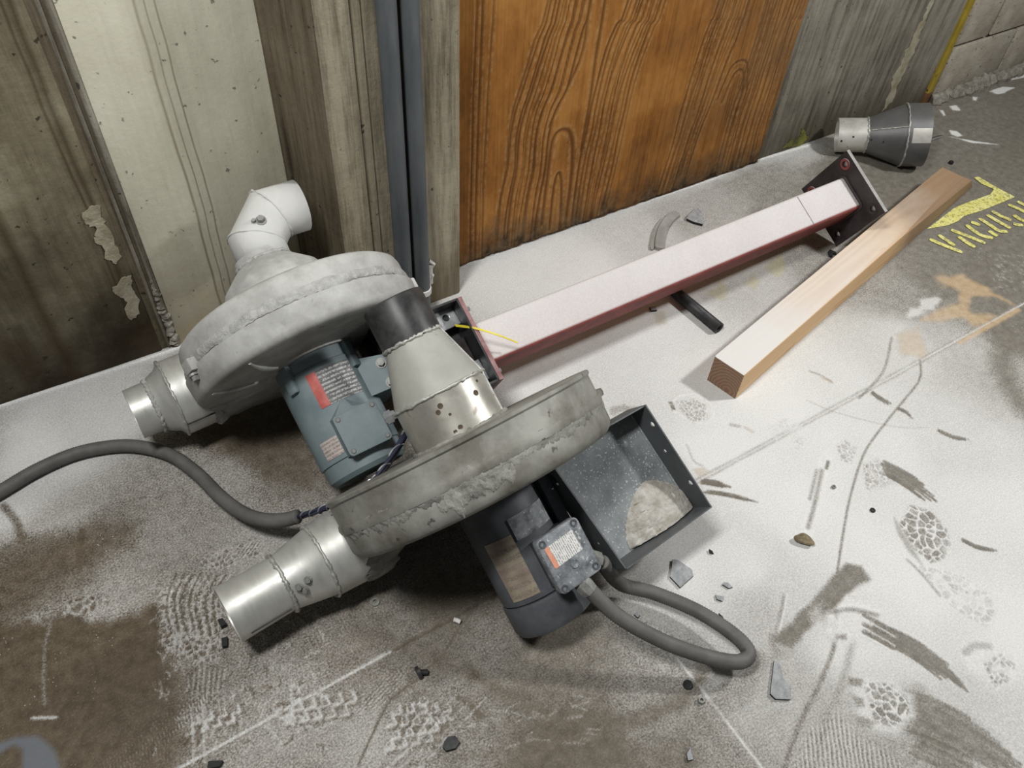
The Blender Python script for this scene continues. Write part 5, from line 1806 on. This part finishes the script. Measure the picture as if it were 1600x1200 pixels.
blot = N.ramp(N.noise(N.coords((0.25, 1, 1)), 26, 4), [(0.62, 0.0), (0.70, 1.0)])
wood = N.mix(N.math('MULTIPLY', blot, 0.35), wood, (0.34, 0.15, 0.06))
# brown weathered far end
wood = N.mix(N.ramp(N.math('ADD', sx, N.math('MULTIPLY_ADD', N.noise(v, 9, 4), 0.3, -0.15)), [(0.75, 0.0), (1.0, 0.85)]), wood, (0.26, 0.17, 0.105))
geo = N.node('ShaderNodeNewGeometry')
nz = N.sep(geo.outputs['Normal'])[2]
pd = N.math('ADD', N.math('MULTIPLY_ADD', sx, -1.10, 1.22), N.math('MULTIPLY_ADD', N.noise(N.coords((0.35, 1, 1)), 9, 6, 0.65), 0.7, -0.35))
pd = N.math('MULTIPLY', pd, N.math('GREATER_THAN', nz, 0.75), clamp=True)
wood = N.mix(N.math('MULTIPLY', pd, 0.93), wood, (0.76, 0.755, 0.74))
N.link(wood, b.inputs['Base Color'])
b.inputs['Roughness'].default_value = 0.7
N.bump(N.noise(N.coords((0.1, 1, 1)), 150, 4), 0.25, 0.001, b)
M['fir'] = mt
tdir = np.array([0.973, 0.2305, 0])
tdir /= np.linalg.norm(tdir)
org = np.array([1.262, 0.8145, 0.001])
TW = 0.0905
prof = [(0, 0), (TW, 0), (TW, TW), (0, TW)]
secs = [(0.0, [(0.001, 0.001), (TW - 0.001, 0.001), (TW - 0.0, TW - 0.001), (0.001, TW - 0.001)], 0.0)]
V = []
rings_ = [(0.0, 0.0, 0.002), (0.004, 0.0, 0.0), (0.85, 0.0, 0.001), (1.02, 0.002, 0.012), (1.30, 0.008, 0.030)]
Fc = []
for i, (x, _, ch) in enumerate(rings_):
    last = i == len(rings_) - 1
    c = max(ch, 0.0015)
    ring = [(x + (0.13 if last else 0), 0.002 * (i == 0), 0.001), (x + (0.06 if last else 0), TW, 0.001), (x + (0 if last else 0), TW, TW), (x, c, TW), (x + (0.07 if last else 0), 0.0, TW - c * 1.2)]
    if i == 0:
        ring = [(x, 0.001, 0.001), (x, TW - 0.001, 0.001), (x, TW - 0.001, TW - 0.001), (x, 0.002, TW - 0.001), (x, 0.001, TW - 0.002)]
    V += ring
for i in range(len(rings_) - 1):
    for k in range(5):
        Fc.append((i * 5 + k, i * 5 + (k + 1) % 5, (i + 1) * 5 + (k + 1) % 5, (i + 1) * 5 + k))
Fc.append((0, 1, 2, 3, 4))
Fc.append(tuple(len(V) - 5 + k for k in range(5)))
tim = mesh_obj('timber_post', V, Fc, M['fir'])
tim.matrix_world = frame_mtx(tdir, np.array([-tdir[1], tdir[0], 0]), (0, 0, 1), org)
tag(tim, 'square sawn timber post with powdered top lying on the floor', 'timber')

# ================================================================ REDUCER
c0 = fp((1307, 211), 0.062)
c1 = fp((1436, 211), 0.108)
dr = c1 - c0
LR = float(np.linalg.norm(dr))
dr = dr / LR
red_root = thing('duct_reducer', 'dark rolled steel duct reducer cone lying against the far wall foot', 'duct', (c0[0], c0[1], 0))
sdv = np.cross(dr, [0, 0, 1.0])
sdv /= np.linalg.norm(sdv)
RL = frame_mtx(np.cross(sdv, dr), sdv, dr, c0 - np.array([c0[0], c0[1], 0]))
print('reducer length', LR)
k1, k2 = 0.36 * LR, 0.80 * LR
r0, r1_ = 0.058, 0.104
a_ = lathe('small_sleeve', [(r0 - .003, 0.0), (r0, 0.0), (r0, k1), (r0 - .003, k1)], M['reducer_bright'], red_root, 56, 30, RL)
a_ = lathe('cone_shell', [(r0, k1), (r1_, k2), (r1_ - .003, k2)], M['reducer'], red_root, 64, 30, RL)
a_ = lathe('large_sleeve', [(r1_ - .001, k2 - 0.002), (r1_ + .0015, k2), (r1_ + .0015, LR * 1.07), (r1_ - .002, LR * 1.07), (r1_ - .002, k2)], M['reducer'], red_root, 64, 30, RL)
lathe('bright_band', [(r1_ + .0016, k2 + 0.012), (r1_ + .0024, k2 + 0.013), (r1_ + .0024, LR * 1.065), (r1_ + .0016, LR * 1.068)], M['reducer_bright'], red_root, 12, 30, RL, None, 0.84, 1.30)
bead('weld_seam', r0 + 0.0005, k1, 0.0028, M['weld'], red_root, RL, jit=0.5)
bead('weld_seam', r1_ + 0.001, k2, 0.0028, M['weld'], red_root, RL)
tube('seam_weld', [((r0 + (r1_ - r0) * q + .0005) * math.cos(0.78), (r0 + (r1_ - r0) * q + .0005) * math.sin(0.78), k1 + (k2 - k1) * q) for q in np.linspace(0, 1, 24)], 0.0024, M['weld'], red_root, 6, 60, RL)
for t, z in ((1.15, k1 * .5), (1.3, k1 * 1.12), (1.35, k1 * 1.5), (1.4, k1 * .12)):
    rr0 = r0 if z < k1 else r0 + (r1_ - r0) * (z - k1) / (k2 - k1)
    lathe('drill_hole', [(0.0, 0.0005), (0.0035, 0.0005), (0.0035, -0.001)], M['black'], red_root, 10, None, RL @ T(rr0 * math.cos(t), rr0 * math.sin(t), z) @ axis_to((math.cos(t), math.sin(t), 0)))

# ================================================================ SMALL DEBRIS
def shard(name, px, t, label, cat='shard', mat=None, group=None, lift=0.0, tilt=0.0):
    P = [fp(p) for p in px]
    c = np.mean(P, 0)
    out = [(p[0] - c[0], p[1] - c[1]) for p in P]
    o = prism(name, out, 0.0, t, [mat or M['shard'], M['black']])
    for p in o.data.polygons:
        if abs(p.normal.z) < 0.5:
            p.material_index = 1
    o.location = (c[0], c[1], 0.0015 + lift)
    o.rotation_euler = (0, tilt, 0)
    return tag(o, label, cat, group)


shard('broken_shard', [(1050, 876), (1058, 877), (1080, 892), (1082, 902), (1073, 910), (1062, 920), (1046, 903), (1049, 888)], 0.005, 'largest jagged grey flake beside the steel tray')
shard('broken_shard', [(1130, 911), (1136, 912), (1144, 919), (1138, 921), (1128, 915)], 0.004, 'small pale chip nearest the largest flake')
shard('broken_shard', [(1117, 931), (1130, 934), (1128, 941), (1119, 938)], 0.004, 'small pale squarish chip, middle of three by the conduit loop')
shard('broken_shard', [(1122, 960), (1129, 966), (1126, 970), (1122, 968)], 0.005, 'tiny dark chip right above the conduit loop', mat=M['black'])
shard('broken_shard', [(1208, 1034), (1217, 1040), (1221, 1060), (1232, 1073), (1233, 1095), (1210, 1094), (1202, 1086)], 0.006, 'long pointed grey flake below the wiped dark patch')
shard('broken_shard', [(1088, 327), (1095, 335), (1098, 349), (1097, 354), (1082, 350), (1072, 345), (1074, 340)], 0.008, 'triangular grey flake by the plywood foot')
shard('broken_shard', [(994, 958), (999, 963), (996, 967), (990, 962)], 0.005, 'tiny chip inside the conduit loop', mat=M['shard'])
shard('broken_shard', [(1107, 860), (1112, 863), (1114, 867), (1108, 865)], 0.005, 'tiny dark chip above the pale chips', mat=M['black'])
shard('broken_shard', [(1072, 1180), (1078, 1170), (1082, 1188), (1074, 1190)], 0.005, 'small grey flake at the bottom edge', mat=M['shard'])
shard('black_cube', [(342, 973), (350, 970), (356, 979), (347, 984)], 0.012, 'small black cube at the mouth of the front outlet pipe', 'debris', M['black'])
shard('black_cube', [(348, 1001), (357, 998), (357, 1012), (349, 1014)], 0.010, 'small black block just below the front outlet pipe', 'debris', M['black'])
shard('black_cube', [(328, 1192), (350, 1191), (345, 1200), (326, 1204)], 0.010, 'flat black piece at the bottom left edge', 'debris', M['black'])
shard('rubber_nugget', [(694, 1162), (700, 1154), (712, 1153), (718, 1162), (712, 1172), (697, 1176), (692, 1170)], 0.010, 'dark rounded nugget at the bottom centre', 'debris', M['rubber'])
shard('steel_clip', [(1293, 395), (1296, 392), (1305, 396), (1306, 400), (1301, 398), (1299, 403), (1295, 402)], 0.005, 'small black clip between the post foot and timber', 'clip', M['black'])
shard('metal_chip', [(1014, 482), (1024, 482), (1026, 487), (1017, 488)], 0.006, 'small grey chip just under the red post', 'debris', M['shard'])


def puck(name, p, r, h, label, cat, mat, hole=0.0, rz=0.0, n=20):
    c = fp(p)
    prof = [(hole, 0.0), (r, 0.0), (r, h * .8), (r * .9, h), (hole, h)] if hole else [(0, 0), (r, 0), (r, h * .8), (r * .9, h), (0, h)]
    if hole:
        prof.append((hole, 0.0))
    o = lathe(name, prof, mat, None, n, 30)
    o.location = (c[0], c[1], 0.0012)
    return tag(o, label, cat)


puck('rubber_disc', (1074, 1071), 0.0095, 0.006, 'dark round disc below the conduit loop', 'disc', M['rubber'])
puck('hex_nut', (1095, 1096), 0.0075, 0.008, 'dark hex nut next to the slab joint', 'nut', M['bolt'], 0.0035, n=6)
puck('flat_washer', (1363, 798), 0.0062, 0.003, 'small dark washer alone on the white powder', 'washer', M['black'], 0.0022)
puck('hex_nut', (1302, 762), 0.0055, 0.005, 'tiny nut right of the stone track', 'nut', M['bolt'], 0.0025, n=6)
puck('flat_washer', (586, 941), 0.010, 0.003, 'washer lying in the shade under the front outlet pipe', 'washer', M['seal'], 0.004)
# stone
bm = bmesh.new()
bmesh.ops.create_icosphere(bm, subdivisions=3, radius=1.0)
for vv in bm.verts:
    k = 1 + 0.12 * math.sin(vv.co.x * 3.1 + vv.co.y * 2.2) + 0.06 * math.sin(vv.co.z * 6)
    vv.co = Vector((vv.co.x * 0.019 * k * (1.1 - 0.25 * vv.co.y), vv.co.y * 0.013 * k, vv.co.z * 0.010 * k))
sto = bm_obj('stone', bm, M['stone'], None, 50)
c = fp((1254, 846))
sto.location = (c[0], c[1], 0.0095)
sto.rotation_euler = (0, 0, -0.9)
tag(sto, 'small tan stone at the end of its track in the powder', 'stone')
# white plug on the slab joint
pl = tube('white_plug', [(0, 0, 0), (0.004, -0.004, 0.0), (0.009, -0.012, 0.0)], 0.0048, M['caulk'], None, 10)
c = fp((709, 970))
pl.location = (c[0], c[1], 0.0062)
tag(pl, 'little white plastic plug lying on the slab joint', 'plug')
# black knob with stem
kn = thing('rubber_bumper', 'black mushroom shaped rubber bumper beside the crack in the floor', 'bumper', tuple(fp((652, 1055))))
tube('cap', [(0.0, 0, 0.009), (0.006, 0.0, 0.009)], 0.0125, M['rubber'], kn, 16, 40)
tube('stem', [(0.004, 0, 0.008), (0.020, -0.008, 0.007)], 0.0055, M['black'], kn, 10, 40)
# curved strip of gasket by the plywood: two lengths side by side
def flat_strip(name, px, wd, t, mat, label, cat):
    P = [np.array(p[:2]) for p in [fp(q) for q in px]]
    c = np.mean(P, 0)
    P = [np.array(p) for p in spline([p - c for p in P], 6)]
    Lq, Rq = [], []
    for i, p in enumerate(P):
        d = P[min(i + 1, len(P) - 1)] - P[max(i - 1, 0)]
        d /= np.linalg.norm(d)
        nn = np.array([-d[1], d[0]])
        k = 0.55 if i in (0, len(P) - 1) else 1.0
        Lq.append(tuple(p + nn * wd / 2 * k))
        Rq.append(tuple(p - nn * wd / 2 * k))
    o = prism(name, Lq + Rq[::-1], 0, t, mat)
    o.location = (c[0], c[1], 0.0015)
    return tag(o, label, cat)


flat_strip('gasket_strip', [(1057, 336), (1046, 345), (1036, 360), (1031, 378), (1030, 392)], 0.030, 0.010, M['strip'], 'curved grey gasket strip pointing out from behind the red post', 'gasket')
flat_strip('gasket_strip', [(1039, 342), (1030, 352), (1022, 368), (1018, 392)], 0.012, 0.006, M['strip'], 'narrow curved strip lying along the wider gasket strip', 'gasket')
# black bar under the post
rod = tube('steel_pipe_offcut', raised([(1030, 430, .018), (1060, 460, .018), (1124, 513, .017)]), 0.0165, M['bracket'], None, 20, 40, cap=False)
solidify(rod, 0.005)
tag(rod, 'black pipe offcut sticking out under the red post', 'pipe')
# wire staples by the reducer mouth
for k, pp in enumerate(([(1455, 214), (1465, 211), (1473, 210)], [(1455, 219), (1466, 215), (1472, 213)])):
    o = tube('tie_wire', raised([(x, y, .006) for x, y in pp]), 0.003, M['foil'] if k else M['bolt'], None, 8)
    tag(o, ('bright' if k else 'dark') + ' bit of wire at the wide mouth of the reducer', 'wire')
puck('bolt_head', (1485, 256), 0.008, 0.010, 'small dark bolt head beyond the timber end', 'bolt', M['black'], n=6)

bpy.context.view_layer.update()
